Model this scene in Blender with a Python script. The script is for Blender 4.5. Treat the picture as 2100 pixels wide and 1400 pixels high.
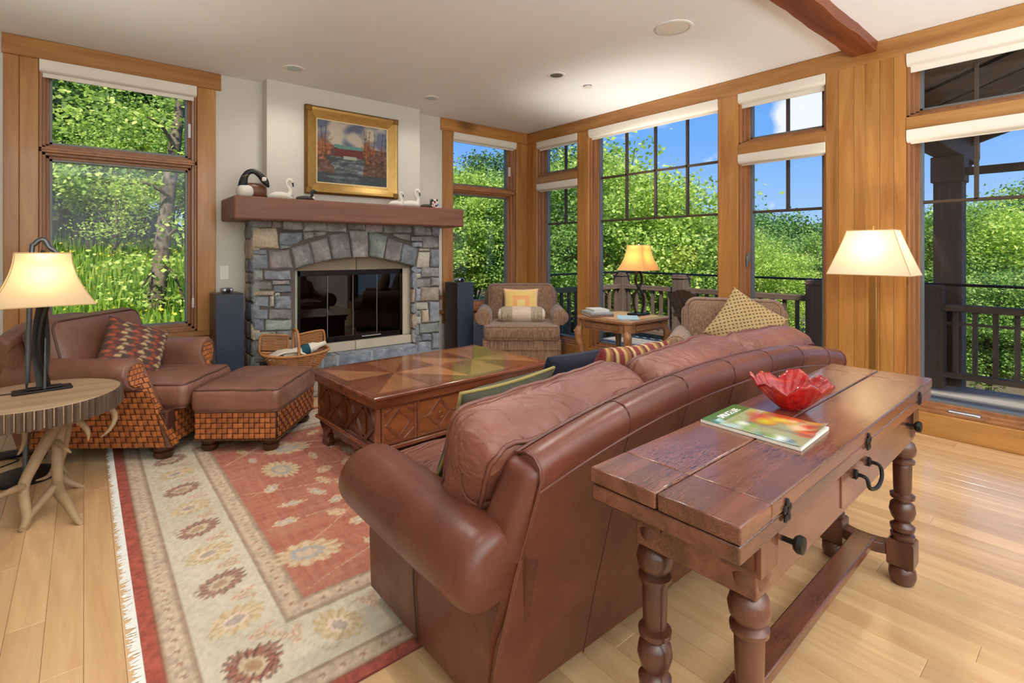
import bpy, bmesh, math, random
import numpy as np
from mathutils import Vector, Matrix, Euler, noise as mnoise

for o in list(bpy.data.objects): bpy.data.objects.remove(o)
SC = bpy.context.scene
COL = SC.collection
R = math.radians
random.seed(7)
NR = np.random.default_rng(7)

# ------------------------------------------------------------------ camera
CAM_H = 1.26
FPX, HY = 1054.0, 514.5                       # focal length and horizon row in the 2100 x 1400 frame
FW = Vector((0.6402, 0.7682, 0)).normalized(); RT = Vector((FW.y, -FW.x, 0))
cd = bpy.data.cameras.new('camera'); cam = bpy.data.objects.new('camera', cd); COL.objects.link(cam)
cam.location = (0, 0, CAM_H); cam.rotation_euler = (R(90), 0, -math.atan2(FW.x, FW.y))
cd.sensor_width = 36; cd.lens = 36 * FPX / 2100; cd.shift_y = -(700 - HY) / 2100; cd.clip_end = 900
SC.camera = cam

def ray(px, py): return FW * FPX + RT * (px - 1050) + Vector((0, 0, HY - py))
def onz(px, py, z=0):
    d = ray(px, py); return Vector((0, 0, CAM_H)) + d * ((z - CAM_H) / d.z)
def ony(px, py, y):
    d = ray(px, py); return Vector((0, 0, CAM_H)) + d * (y / d.y)
def onx(px, py, x):
    d = ray(px, py); return Vector((0, 0, CAM_H)) + d * (x / d.x)
def atd(px, py, dep): return Vector((0, 0, CAM_H)) + ray(px, py) * (dep / FPX)

# ------------------------------------------------------------------ world, sun, exposure
vs = SC.view_settings
vs.view_transform = 'Standard'; vs.look = 'None'; vs.gamma = 1.0; vs.use_curve_mapping = False
vs.exposure = 1.33
def S(r, g, b):
    f = lambda c: (c / 255) / 12.92 if c / 255 <= 0.04045 else ((c / 255 + 0.055) / 1.055) ** 2.4
    return (f(r), f(g), f(b), 1.0)

W = bpy.data.worlds.new('sky'); SC.world = W; W.use_nodes = True
nt = W.node_tree; nt.nodes.clear()
def nn(nt, typ, **kw):
    n = nt.nodes.new(typ)
    for k, v in kw.items():
        if k in n.inputs.keys(): n.inputs[k].default_value = v
        else: setattr(n, k, v)
    return n
def ramp(nt, stops, interp='LINEAR'):
    n = nt.nodes.new('ShaderNodeValToRGB'); cr = n.color_ramp; cr.interpolation = interp
    while len(cr.elements) < len(stops): cr.elements.new(0.5)
    for e, (p, c) in zip(cr.elements, stops):
        e.position = p; e.color = c if len(c) == 4 else (*c, 1)
    return n
tc = nn(nt, 'ShaderNodeTexCoord'); sep = nn(nt, 'ShaderNodeSeparateXYZ')
nt.links.new(tc.outputs['Generated'], sep.inputs[0])
skyr = ramp(nt, [(0.0, S(180, 206, 238)), (0.06, S(158, 198, 246)), (0.2, S(112, 172, 244)), (0.5, S(72, 142, 236)), (1.0, S(52, 112, 216))])
nt.links.new(sep.outputs['Z'], skyr.inputs[0])
mp = nn(nt, 'ShaderNodeMapping'); mp.inputs['Scale'].default_value = (1, 1, 2.2)
nt.links.new(tc.outputs['Generated'], mp.inputs[0])
cn = nn(nt, 'ShaderNodeTexNoise'); cn.inputs['Scale'].default_value = 3.4; cn.inputs['Detail'].default_value = 7; cn.inputs['Roughness'].default_value = .56
mp.inputs['Location'].default_value = (0.22, 0.0, 0.1)
nt.links.new(mp.outputs[0], cn.inputs['Vector'])
cr_ = ramp(nt, [(0.62, (0, 0, 0, 1)), (0.76, (1, 1, 1, 1))])
nt.links.new(cn.outputs['Fac'], cr_.inputs[0])
mx = nn(nt, 'ShaderNodeMix', data_type='RGBA')
vn_ = nn(nt, 'ShaderNodeVectorMath', operation='NORMALIZE'); nt.links.new(tc.outputs['Generated'], vn_.inputs[0])
dt = nn(nt, 'ShaderNodeVectorMath', operation='DOT_PRODUCT'); dt.inputs[1].default_value = ray(1668, 232).normalized(); nt.links.new(vn_.outputs[0], dt.inputs[0])
cm = nn(nt, 'ShaderNodeMapRange'); cm.inputs['From Min'].default_value = .9972; cm.inputs['From Max'].default_value = .9992; nt.links.new(dt.outputs['Value'], cm.inputs['Value'])
n2 = nn(nt, 'ShaderNodeTexNoise'); n2.inputs['Scale'].default_value = 16; n2.inputs['Detail'].default_value = 6; nt.links.new(tc.outputs['Generated'], n2.inputs['Vector'])
ml = nn(nt, 'ShaderNodeMath', operation='MULTIPLY_ADD'); nt.links.new(cm.outputs[0], ml.inputs[0]); ml.inputs[1].default_value = .55; nt.links.new(n2.outputs['Fac'], ml.inputs[2])
cr2 = ramp(nt, [(.68, (0, 0, 0, 1)), (.86, (1, 1, 1, 1))]); nt.links.new(ml.outputs[0], cr2.inputs[0])
mxx = nn(nt, 'ShaderNodeMath', operation='MAXIMUM'); nt.links.new(cr_.outputs[0], mxx.inputs[0]); nt.links.new(cr2.outputs[0], mxx.inputs[1])
nt.links.new(mxx.outputs[0], mx.inputs[0]); nt.links.new(skyr.outputs[0], mx.inputs[6]); mx.inputs[7].default_value = S(236, 242, 252)
bg = nn(nt, 'ShaderNodeBackground'); bg.inputs['Strength'].default_value = .44
nt.links.new(mx.outputs[2], bg.inputs['Color'])
wo = nn(nt, 'ShaderNodeOutputWorld'); nt.links.new(bg.outputs[0], wo.inputs[0])

def light(name, typ, loc, energy, color=(1, 1, 1), size=.1, rot=(0, 0, 0), **kw):
    l = bpy.data.lights.new(name, typ); l.energy = energy; l.color = color
    if typ == 'AREA': l.shape = 'RECTANGLE'; l.size = size; l.size_y = kw.pop('sy', size)
    elif typ == 'SUN': l.angle = size
    else: l.shadow_soft_size = size
    for k, v in kw.items(): setattr(l, k, v)
    o = bpy.data.objects.new(name, l); o.location = loc; o.rotation_euler = rot; COL.objects.link(o); return o
# afternoon sun from behind the house (it never reaches the inside)
light('sun', 'SUN', (-10, -10, 20), 2.7, (1, .95, .86), R(2), rot=(R(42), 0, R(-40)))
# unseen fill light added behind the camera, bounced off the ceiling
light('added_fill', 'AREA', (.9, -2.2, 1.3), 150, (.86, .94, 1.0), 5.0, sy=2.2, rot=(R(180), 0, 0))
# unseen spots without fittings, added to light the room from above
for x, y, e in ((.35, 2.35, 22), (1.75, 2.05, 30), (2.75, .95, 26), (.3, .9, 10)):
    light('downlight', 'SPOT', (x, y, 2.75), e, (1, .95, .88), .10, spot_size=R(150), spot_blend=1.0)

# ------------------------------------------------------------------ object helpers
class MB:
    def __init__(s): s.v = []; s.f = []
    def add(s, vs, fs):
        b = len(s.v); s.v += [tuple(p) for p in vs]; s.f += [tuple(i + b for i in f) for f in fs]; return s
    def box(s, x0, y0, z0, x1, y1, z1):
        if x0 > x1: x0, x1 = x1, x0
        if y0 > y1: y0, y1 = y1, y0
        if z0 > z1: z0, z1 = z1, z0
        return s.add([(x0, y0, z0), (x1, y0, z0), (x1, y1, z0), (x0, y1, z0), (x0, y0, z1), (x1, y0, z1), (x1, y1, z1), (x0, y1, z1)],
                     [(0, 3, 2, 1), (4, 5, 6, 7), (0, 1, 5, 4), (1, 2, 6, 5), (2, 3, 7, 6), (3, 0, 4, 7)])
    def obox(s, c, size, rot=(0, 0, 0)):
        m = Euler(rot).to_matrix(); hx, hy, hz = size[0] / 2, size[1] / 2, size[2] / 2
        P = [Vector(c) + m @ Vector((sx * hx, sy * hy, sz * hz)) for sz in (-1, 1) for sx, sy in ((-1, -1), (1, -1), (1, 1), (-1, 1))]
        return s.add(P, [(0, 3, 2, 1), (4, 5, 6, 7), (0, 1, 5, 4), (1, 2, 6, 5), (2, 3, 7, 6), (3, 0, 4, 7)])
    def bar(s, a, b, w, h, up=(0, 0, 1)):
        a, b = Vector(a), Vector(b); d = (b - a).normalized(); u = Vector(up)
        if abs(d.dot(u)) > .99: u = Vector((1, 0, 0))
        r = d.cross(u).normalized() * w / 2; u = r.cross(d).normalized() * h / 2
        P = [a - r - u, a + r - u, a + r + u, a - r + u, b - r - u, b + r - u, b + r + u, b - r + u]
        return s.add(P, [(0, 3, 2, 1)[::-1], (4, 5, 6, 7)[::-1], (0, 1, 5, 4)[::-1], (1, 2, 6, 5)[::-1], (2, 3, 7, 6)[::-1], (3, 0, 4, 7)[::-1]])
    def lathe(s, prof, n=24, o=(0, 0, 0), m=None, caps=True):
        o = Vector(o); vs = []; fs = []
        for r, z in prof:
            for k in range(n):
                a = 2 * math.pi * k / n; p = Vector((r * math.cos(a), r * math.sin(a), z))
                if m is not None: p = m @ p
                vs.append(o + p)
        L = len(prof)
        for i in range(L - 1):
            for k in range(n):
                k2 = (k + 1) % n; fs.append((i * n + k, i * n + k2, (i + 1) * n + k2, (i + 1) * n + k))
        if caps: fs.append(tuple(range(n))[::-1]); fs.append(tuple((L - 1) * n + k for k in range(n)))
        return s.add(vs, fs)
    def tube(s, pts, rad, n=10, caps=True, flat=None, closed=False):
        pts = [Vector(p) for p in pts]; L = len(pts)
        if not hasattr(rad, '__len__'): rad = [rad] * L
        up = None; vs = []; fs = []
        for i, p in enumerate(pts):
            if closed: t = (pts[(i + 1) % L] - pts[i - 1]).normalized()
            else: t = (pts[min(i + 1, L - 1)] - pts[max(i - 1, 0)]).normalized()
            if up is None:
                up = Vector((0, 0, 1)) if abs(t.z) < .9 else Vector((1, 0, 0))
            up = (up - t * up.dot(t)).normalized(); r = t.cross(up)
            for k in range(n):
                a = 2 * math.pi * k / n
                vs.append(p + (r * math.cos(a) + up * math.sin(a) * (flat or 1)) * rad[i])
        for i in range(L if closed else L - 1):
            j = (i + 1) % L
            for k in range(n):
                k2 = (k + 1) % n; fs.append((i * n + k, i * n + k2, j * n + k2, j * n + k))
        if caps and not closed: fs.append(tuple(range(n))[::-1]); fs.append(tuple((L - 1) * n + k for k in range(n)))
        return s.add(vs, fs)
    def prism(s, poly, lo, hi, plane='xz'):
        def P(a, b, c): return {'xz': (a, c, b), 'xy': (a, b, c), 'yz': (c, a, b)}[plane]
        n = len(poly); vs = [P(a, b, lo) for a, b in poly] + [P(a, b, hi) for a, b in poly]
        fs = [tuple(range(n)), tuple(range(n, 2 * n))[::-1]] + [(i, i + n, (i + 1) % n + n, (i + 1) % n) for i in range(n)]
        return s.add(vs, fs)
    def grid(s, fn, nu, nv, wu=False, wv=False):
        vs = [fn(i / (nu if wu else nu - 1), j / (nv if wv else nv - 1)) for i in range(nu) for j in range(nv)]; fs = []
        for i in range(nu if wu else nu - 1):
            for j in range(nv if wv else nv - 1):
                a, b = i * nv + j, ((i + 1) % nu) * nv + j; c, d = ((i + 1) % nu) * nv + (j + 1) % nv, i * nv + (j + 1) % nv
                fs.append((a, b, c, d))
        return s.add(vs, fs)
    def rbox(s, c, size, r, n=6, fn=None):
        # rounded box; fn(p, unit) may displace it
        h = [max(q / 2 - r, 0) for q in size]; c = Vector(c); idx = {}; vs = []; fs = []
        H = [q / 2 for q in size]
        def vid(p):
            k = (round(p[0], 5), round(p[1], 5), round(p[2], 5))
            if k not in idx:
                q = Vector([max(-h[i], min(h[i], p[i])) for i in range(3)]); d = Vector(p) - q
                w = q + d.normalized() * r if d.length > 1e-9 else Vector(p)
                if fn: w = fn(w, (w.x / H[0], w.y / H[1], w.z / H[2]))
                idx[k] = len(vs); vs.append(c + Vector(w))
            return idx[k]
        def ticks(a):
            t = [-H[a], -H[a] + r * .3, -H[a] + r * .65] if r < H[a] * .98 else [-H[a], -H[a] * .66, -H[a] * .33]
            m = n; inner = [-h[a] + 2 * h[a] * i / m for i in range(m + 1)] if h[a] > 1e-6 else [0]
            return sorted(set(round(x, 6) for x in t + inner + [-x for x in t]))
        T = [ticks(0), ticks(1), ticks(2)]
        for ax in range(3):
            a, b = [(1, 2), (2, 0), (0, 1)][ax]
            for sg in (-1, 1):
                for i in range(len(T[a]) - 1):
                    for j in range(len(T[b]) - 1):
                        q = []
                        for ii, jj in ((i, j), (i + 1, j), (i + 1, j + 1), (i, j + 1)):
                            p = [0, 0, 0]; p[ax] = sg * H[ax]; p[a] = T[a][ii]; p[b] = T[b][jj]; q.append(vid(p))
                        if len(set(q)) > 2: fs.append(tuple(q if sg > 0 else q[::-1]))
        return s.add(vs, fs)
    def xf(s, m):
        s.v = [tuple(m @ Vector(p)) for p in s.v]; return s

def link(o, parent=None):
    COL.objects.link(o)
    if parent is not None: o.parent = parent
    return o
def ob(name, mb, mat, parent=None, smooth=38, bevel=0, seg=2, sub=0):
    me = bpy.data.meshes.new(name); me.from_pydata(mb.v, [], mb.f); me.validate(); me.update()
    bm = bmesh.new(); bm.from_mesh(me); bmesh.ops.recalc_face_normals(bm, faces=bm.faces); bm.to_mesh(me); bm.free()
    if mat: me.materials.append(M[mat] if isinstance(mat, str) else mat)
    if smooth:
        me.shade_smooth()
        if smooth < 170: me.set_sharp_from_angle(angle=R(smooth))
    o = bpy.data.objects.new(name, me); link(o, parent)
    if bevel:
        b = o.modifiers.new('bevel', 'BEVEL'); b.width = bevel; b.segments = seg; b.limit_method = 'ANGLE'; b.angle_limit = R(35)
    if sub:
        u = o.modifiers.new('sub', 'SUBSURF'); u.levels = sub; u.render_levels = sub
    return o
def tag(o, label, cat, group=None):
    o['label'] = label; o['category'] = cat
    if group: o['group'] = group
    return o
def thing(name, label, cat, loc=(0, 0, 0), rz=0, group=None):
    o = bpy.data.objects.new(name, None); o.location = loc; o.rotation_euler = (0, 0, rz); o.empty_display_size = .1
    link(o); return tag(o, label, cat, group)
def struct(o): o['kind'] = 'structure'; return o
def stuff(o): o['kind'] = 'stuff'; return o
def copy_tree(o, parent=None):
    c = o.copy(); link(c); c.parent = parent
    for ch in list(o.children): copy_tree(ch, c)
    return c
def bx(name, mat, parent, *d, bevel=0, seg=2): return ob(name, MB().box(*d), mat, parent, bevel=bevel, seg=seg)
def colmesh(name, verts, quads, cols, mat, parent=None, smooth=True):
    # mesh with a colour per vertex (the dyed or printed colour of the surface)
    me = bpy.data.meshes.new(name); me.from_pydata(verts, [], quads); me.update()
    ca = me.color_attributes.new('dye', 'FLOAT_COLOR', 'POINT')
    ca.data.foreach_set('color', np.asarray(cols, dtype=np.float32).ravel())
    me.materials.append(M[mat])
    if smooth: me.shade_smooth()
    o = bpy.data.objects.new(name, me); return link(o, parent)
def smoothpath(P, n=8):
    # Catmull-Rom through points
    P = [Vector(p) for p in P]; out = []
    for i in range(len(P) - 1):
        p0, p1, p2, p3 = P[max(i - 1, 0)], P[i], P[i + 1], P[min(i + 2, len(P) - 1)]
        for k in range(n):
            t = k / n
            out.append(.5 * ((2 * p1) + (p2 - p0) * t + (2 * p0 - 5 * p1 + 4 * p2 - p3) * t * t + (3 * p1 - p0 - 3 * p2 + p3) * t ** 3))
    return out + [P[-1]]
def interp(vals, n):
    xs = np.linspace(0, len(vals) - 1, n); return list(np.interp(xs, range(len(vals)), vals))
# ------------------------------------------------------------------ materials
M = {}
def newmat(name):
    m = bpy.data.materials.new(name); m.use_nodes = True; nt = m.node_tree; nt.nodes.clear()
    out = nt.nodes.new('ShaderNodeOutputMaterial'); p = nt.nodes.new('ShaderNodeBsdfPrincipled')
    nt.links.new(p.outputs[0], out.inputs[0]); M[name] = m; return m, nt, p, out
def coords(nt, scale=(1, 1, 1), rnd=True, world=False):
    tc = nn(nt, 'ShaderNodeTexCoord'); src = tc.outputs['Object']
    if world: src = nn(nt, 'ShaderNodeNewGeometry').outputs['Position']
    if rnd:
        oi = nn(nt, 'ShaderNodeObjectInfo'); mu = nn(nt, 'ShaderNodeMath', operation='MULTIPLY'); mu.inputs[1].default_value = 37.0
        nt.links.new(oi.outputs['Random'], mu.inputs[0])
        ad = nn(nt, 'ShaderNodeVectorMath', operation='ADD'); nt.links.new(src, ad.inputs[0]); nt.links.new(mu.outputs[0], ad.inputs[1]); src = ad.outputs[0]
    mp = nn(nt, 'ShaderNodeMapping'); mp.inputs['Scale'].default_value = scale; nt.links.new(src, mp.inputs[0]); return mp.outputs[0]
def noise(nt, vec, scale, detail=4, rough=.55, dist=0):
    n = nn(nt, 'ShaderNodeTexNoise'); n.inputs['Scale'].default_value = scale; n.inputs['Detail'].default_value = detail
    n.inputs['Roughness'].default_value = rough; n.inputs['Distortion'].default_value = dist; nt.links.new(vec, n.inputs['Vector']); return n.outputs['Fac']
def mixc(nt, fac, a, b, blend='MIX'):
    m = nn(nt, 'ShaderNodeMix', data_type='RGBA', blend_type=blend)
    for sock, val in ((0, fac), (6, a), (7, b)):
        if isinstance(val, (int, float)): m.inputs[sock].default_value = val
        elif isinstance(val, tuple): m.inputs[sock].default_value = val
        else: nt.links.new(val, m.inputs[sock])
    return m.outputs[2]
def bump(nt, p, h, strength=.2, dist=.01):
    b = nn(nt, 'ShaderNodeBump'); b.inputs['Strength'].default_value = strength; b.inputs['Distance'].default_value = dist
    nt.links.new(h, b.inputs['Height']); nt.links.new(b.outputs[0], p.inputs['Normal']); return b
def plain(name, col, rough=.5, metal=0, var=.12, scale=8, bmp=0, **kw):
    m, nt, p, out = newmat(name); v = coords(nt)
    f = noise(nt, v, scale); d = tuple(c * (1 - var) for c in col[:3]) + (1,); l = tuple(min(1, c * (1 + var)) for c in col[:3]) + (1,)
    nt.links.new(mixc(nt, f, d, l), p.inputs['Base Color']); p.inputs['Roughness'].default_value = rough; p.inputs['Metallic'].default_value = metal
    if bmp: bump(nt, p, noise(nt, v, scale * 6), bmp, .004)
    for k, val in kw.items(): p.inputs[k].default_value = val
    return m
def wood(name, c1, c2, axis='x', rough=.38, scale=1.0, knots=0, worn=None, bmp=.12, tint=.12, coat=0, dark=None):
    # grain stretched along axis of the object; each piece gets its own tone
    m, nt, p, out = newmat(name)
    st = {'x': (.9, 11, 11), 'y': (11, .9, 11), 'z': (11, 11, .9)}[axis]
    v = coords(nt, tuple(s * scale for s in st)); v0 = coords(nt)
    g = noise(nt, v, 1.0, 6, .6, .9); g2 = noise(nt, v, 5.0, 3, .6, .2)
    r = ramp(nt, [(.3, c1), (.68, c2)]); nt.links.new(g, r.inputs[0]); c = r.outputs[0]
    c = mixc(nt, mathn(nt, 'MULTIPLY', g2, .35), c, tuple(x * .55 for x in c1[:3]) + (1,))
    oi = nn(nt, 'ShaderNodeObjectInfo'); tr = ramp(nt, [(0, (1 - tint,) * 3 + (1,)), (1, (1 + tint, 1 + tint * .9, 1 + tint * .7, 1))]); nt.links.new(oi.outputs['Random'], tr.inputs[0])
    c = mixc(nt, 1.0, c, tr.outputs[0], 'MULTIPLY')
    if knots:
        st2 = {'x': (.55, 1, 1), 'y': (1, .55, 1), 'z': (1, 1, .55)}[axis]
        vk = coords(nt, st2); vo = nn(nt, 'ShaderNodeTexVoronoi'); vo.inputs['Scale'].default_value = knots; nt.links.new(vk, vo.inputs['Vector'])
        kr = ramp(nt, [(.0, (1, 1, 1, 1)), (.07, (.75, .75, .75, 1)), (.16, (0, 0, 0, 1))]); nt.links.new(vo.outputs['Distance'], kr.inputs[0])
        c = mixc(nt, mathn(nt, 'MULTIPLY', kr.outputs[0], .8), c, tuple(x * .22 for x in c1[:3]) + (1,))
    if worn:
        wn = noise(nt, v0, 3.2, 2); w2 = noise(nt, coords(nt, tuple(s * 9 for s in st)), 5, 5, .7)
        wr = ramp(nt, [(.47, (0, 0, 0, 1)), (.62, (1, 1, 1, 1))]); nt.links.new(wn, wr.inputs[0])
        sp = ramp(nt, [(.52, (0, 0, 0, 1)), (.58, (1, 1, 1, 1))]); nt.links.new(w2, sp.inputs[0])
        c = mixc(nt, mathn(nt, 'MULTIPLY', wr.outputs[0], sp.outputs[0]), c, worn)
    nt.links.new(c, p.inputs['Base Color']); p.inputs['Roughness'].default_value = rough
    if coat: p.inputs['Coat Weight'].default_value = coat; p.inputs['Coat Roughness'].default_value = .09
    if bmp: bump(nt, p, g2, bmp, .004)
    return m
def mathn(nt, op, a, b=0.0):
    n = nn(nt, 'ShaderNodeMath', operation=op)
    for i, x in enumerate((a, b)):
        if isinstance(x, (int, float)): n.inputs[i].default_value = x
        else: nt.links.new(x, n.inputs[i])
    return n.outputs[0]
def leather(name, c1, c2, rough=.36, crease=.25, folds=0):
    m, nt, p, out = newmat(name); v = coords(nt)
    f = noise(nt, v, 3.0, 5, .6); r = ramp(nt, [(.3, c1), (.72, c2)]); nt.links.new(f, r.inputs[0]); nt.links.new(r.outputs[0], p.inputs['Base Color'])
    rr = ramp(nt, [(.3, (rough + .1,) * 3 + (1,)), (.7, (rough - .06,) * 3 + (1,))]); nt.links.new(noise(nt, v, 6, 3), rr.inputs[0]); nt.links.new(rr.outputs[0], p.inputs['Roughness'])
    w = noise(nt, coords(nt, (1, 1, 1)), 7, 3, .5, 1.2); vo = nn(nt, 'ShaderNodeTexVoronoi'); vo.inputs['Scale'].default_value = 420; nt.links.new(v, vo.inputs['Vector'])
    h = mathn(nt, 'ADD', mathn(nt, 'MULTIPLY', w, 1.0), mathn(nt, 'MULTIPLY', vo.outputs['Distance'], .05))
    if folds:
        f1 = noise(nt, coords(nt, (2.2, 4, 5)), 1.6, 2, .5, 1.6); rd = mathn(nt, 'ABSOLUTE', mathn(nt, 'SUBTRACT', f1, .5)); rr2 = ramp(nt, [(0, (0, 0, 0, 1)), (.09, (1, 1, 1, 1))], 'EASE'); nt.links.new(rd, rr2.inputs[0])
        h = mathn(nt, 'ADD', h, mathn(nt, 'MULTIPLY', rr2.outputs[0], folds))
    bump(nt, p, h, crease, .02); return m
def tweed(name, c1, c2, c3, axis='z'):
    m, nt, p, out = newmat(name)
    sc = {'z': (150, 150, 7), 'x': (7, 150, 150)}[axis]
    g = noise(nt, coords(nt, sc), 1, 3, .7); g2 = noise(nt, coords(nt, (160, 160, 160)), 1, 2)
    r = ramp(nt, [(.32, c1), (.5, c2), (.68, c3)]); nt.links.new(g, r.inputs[0])
    nt.links.new(mixc(nt, mathn(nt, 'MULTIPLY', g2, .45), r.outputs[0], c1), p.inputs['Base Color']); p.inputs['Roughness'].default_value = .95
    p.inputs['Sheen Weight'].default_value = .25; bump(nt, p, mathn(nt, 'ADD', g, g2), .35, .004); return m
def dyed(name, rough=.9, bscale=300, bs=.3, coat=0):
    m, nt, p, out = newmat(name); a = nn(nt, 'ShaderNodeAttribute', attribute_name='dye'); v = coords(nt)
    f = noise(nt, v, bscale, 2); c = mixc(nt, mathn(nt, 'MULTIPLY', f, .25), a.outputs['Color'], mixc(nt, 1.0, a.outputs['Color'], (.55, .55, .55, 1), 'MULTIPLY'))
    nt.links.new(c, p.inputs['Base Color']); p.inputs['Roughness'].default_value = rough
    if coat: p.inputs['Coat Weight'].default_value = coat; p.inputs['Coat Roughness'].default_value = .08
    if bs: bump(nt, p, f, bs, .004)
    return m
def stonemat(name, a, b, c):
    m, nt, p, out = newmat(name); v = coords(nt)
    r = ramp(nt, [(.3, a), (.52, b), (.72, c)]); nt.links.new(noise(nt, v, 7, 8, .7, .4), r.inputs[0])
    sp = noise(nt, v, 60, 3, .7); col = mixc(nt, mathn(nt, 'MULTIPLY', sp, .5), r.outputs[0], a)
    oi = nn(nt, 'ShaderNodeObjectInfo'); tr = ramp(nt, [(0, (.92, .94, .97, 1)), (1, (1.38, 1.36, 1.33, 1))]); nt.links.new(oi.outputs['Random'], tr.inputs[0])
    nt.links.new(mixc(nt, 1.0, col, tr.outputs[0], 'MULTIPLY'), p.inputs['Base Color']); p.inputs['Roughness'].default_value = .85
    bump(nt, p, mathn(nt, 'ADD', noise(nt, v, 14, 6, .7), mathn(nt, 'MULTIPLY', sp, .3)), .8, .02); return m
def leafmat(name, c1, c2, c3, trans=.45):
    m, nt, p, out = newmat(name); nt.nodes.remove(p)
    ge = nn(nt, 'ShaderNodeNewGeometry'); r = ramp(nt, [(0, c1), (.55, c2), (1, c3)]); nt.links.new(ge.outputs['Random Per Island'], r.inputs[0])
    oi = nn(nt, 'ShaderNodeObjectInfo'); tr = ramp(nt, [(0, (.78, .85, .8, 1)), (1, (1.2, 1.12, .95, 1))]); nt.links.new(oi.outputs['Random'], tr.inputs[0])
    c = mixc(nt, 1.0, r.outputs[0], tr.outputs[0], 'MULTIPLY')
    d = nn(nt, 'ShaderNodeBsdfDiffuse'); t = nn(nt, 'ShaderNodeBsdfTranslucent'); nt.links.new(c, d.inputs[0])
    nt.links.new(mixc(nt, 1.0, c, (1.0, 1.08, .7, 1), 'MULTIPLY'), t.inputs[0])
    mx = nn(nt, 'ShaderNodeMixShader'); mx.inputs[0].default_value = trans; nt.links.new(d.outputs[0], mx.inputs[1]); nt.links.new(t.outputs[0], mx.inputs[2])
    nt.links.new(mx.outputs[0], out.inputs[0]); return m
def glassmat(name, tint=(1, 1, 1, 1), ior=1.5, rough=0.0):
    m, nt, p, out = newmat(name); nt.nodes.remove(p)
    t = nn(nt, 'ShaderNodeBsdfTransparent'); t.inputs[0].default_value = tint; g = nn(nt, 'ShaderNodeBsdfGlossy'); g.inputs['Roughness'].default_value = rough
    fr = nn(nt, 'ShaderNodeFresnel'); ge = nn(nt, 'ShaderNodeNewGeometry')
    mr = nn(nt, 'ShaderNodeMapRange'); mr.inputs['To Min'].default_value = ior; mr.inputs['To Max'].default_value = 1 / ior
    nt.links.new(ge.outputs['Backfacing'], mr.inputs['Value']); nt.links.new(mr.outputs[0], fr.inputs[0]); mx = nn(nt, 'ShaderNodeMixShader')
    nt.links.new(fr.outputs[0], mx.inputs[0]); nt.links.new(t.outputs[0], mx.inputs[1]); nt.links.new(g.outputs[0], mx.inputs[2]); nt.links.new(mx.outputs[0], out.inputs[0]); return m
def shade(name, col, em, strength, trans=.6):
    # lampshade cloth: lit by the bulb inside
    m, nt, p, out = newmat(name); nt.nodes.remove(p); v = coords(nt, (1, 1, 1))
    c = mixc(nt, mathn(nt, 'MULTIPLY', noise(nt, v, 120, 2), .2), col, tuple(x * .8 for x in col[:3]) + (1,))
    d = nn(nt, 'ShaderNodeBsdfDiffuse'); t = nn(nt, 'ShaderNodeBsdfTranslucent'); nt.links.new(c, d.inputs[0]); nt.links.new(c, t.inputs[0])
    mx = nn(nt, 'ShaderNodeMixShader'); mx.inputs[0].default_value = trans; nt.links.new(d.outputs[0], mx.inputs[1]); nt.links.new(t.outputs[0], mx.inputs[2]); nt.links.new(mx.outputs[0], out.inputs[0]); return m

wood('trim_wood_z', S(160, 102, 46), S(202, 147, 80), 'z', .36, 1.0, knots=1.6, bmp=.05, coat=.25)
wood('trim_wood_x', S(160, 102, 46), S(202, 147, 80), 'x', .36, 1.0, knots=1.6, bmp=.05, coat=.25)
wood('trim_wood_y', S(160, 102, 46), S(202, 147, 80), 'y', .36, 1.0, knots=1.6, bmp=.05, coat=.25)
wood('sash_wood', S(146, 94, 58), S(186, 130, 84), 'z', .4, 1.2, bmp=.04)
wood('beam_wood', S(96, 44, 24), S(140, 74, 42), 'x', .42, 1.0, bmp=.2)
wood('mantel_wood', S(116, 72, 54), S(156, 106, 80), 'x', .5, .9, knots=1.2, bmp=.3)
wood('floor_oak', S(198, 156, 110), S(222, 186, 140), 'y', .24, .8, bmp=.03, tint=.09, coat=.3)
wood('deck_wood', S(120, 112, 104), S(160, 152, 142), 'y', .8, 1, bmp=.3)
wood('rail_wood', S(84, 66, 52), S(118, 96, 78), 'y', .75, 1, bmp=.2)
wood('post_wood', S(78, 62, 50), S(110, 90, 74), 'z', .75, 1, bmp=.2)
wood('console_wood', S(88, 50, 36), S(138, 86, 64), 'x', .24, 1.0, worn=S(28, 16, 12), bmp=.2, coat=.3, tint=.06)
wood('console_leg_wood', S(72, 38, 26), S(112, 64, 44), 'z', .32, 1.2, worn=S(26, 14, 10), bmp=.2, coat=.3, tint=.05)
wood('coffee_wood', S(96, 48, 28), S(142, 82, 50), 'x', .18, 1.0, bmp=.03, coat=.6, tint=.08)
wood('coffee_wood_light', S(142, 88, 50), S(180, 124, 80), 'x', .18, 1.2, bmp=.03, coat=.6, tint=.14)
wood('coffee_wood_dark', S(70, 32, 18), S(104, 52, 28), 'z', .3, 1.0, bmp=.08, coat=.4, tint=.05)
wood('endtable_wood', S(128, 84, 50), S(176, 126, 82), 'x', .32, 1.2, bmp=.08, coat=.3)
wood('foot_wood', S(52, 26, 16), S(84, 46, 30), 'z', .35, 1, bmp=.05)
wood('stump_top', S(150, 122, 96), S(188, 160, 130), 'x', .42, .6, bmp=.12, dark=1)
wood('stump_bark', S(70, 54, 42), S(110, 88, 70), 'z', .8, 1.5, bmp=.6)
wood('bark', S(70, 58, 46), S(128, 112, 94), 'z', .95, 1.0, bmp=.8)
plain('wall_paint', S(212, 208, 198), .9, var=.02)
plain('ceiling_paint', S(240, 241, 242), .95, var=.015)
plain('shade_fabric', S(232, 226, 214), .85, var=.03)
plain('white_plastic', S(236, 234, 228), .4, var=.02)
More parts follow.
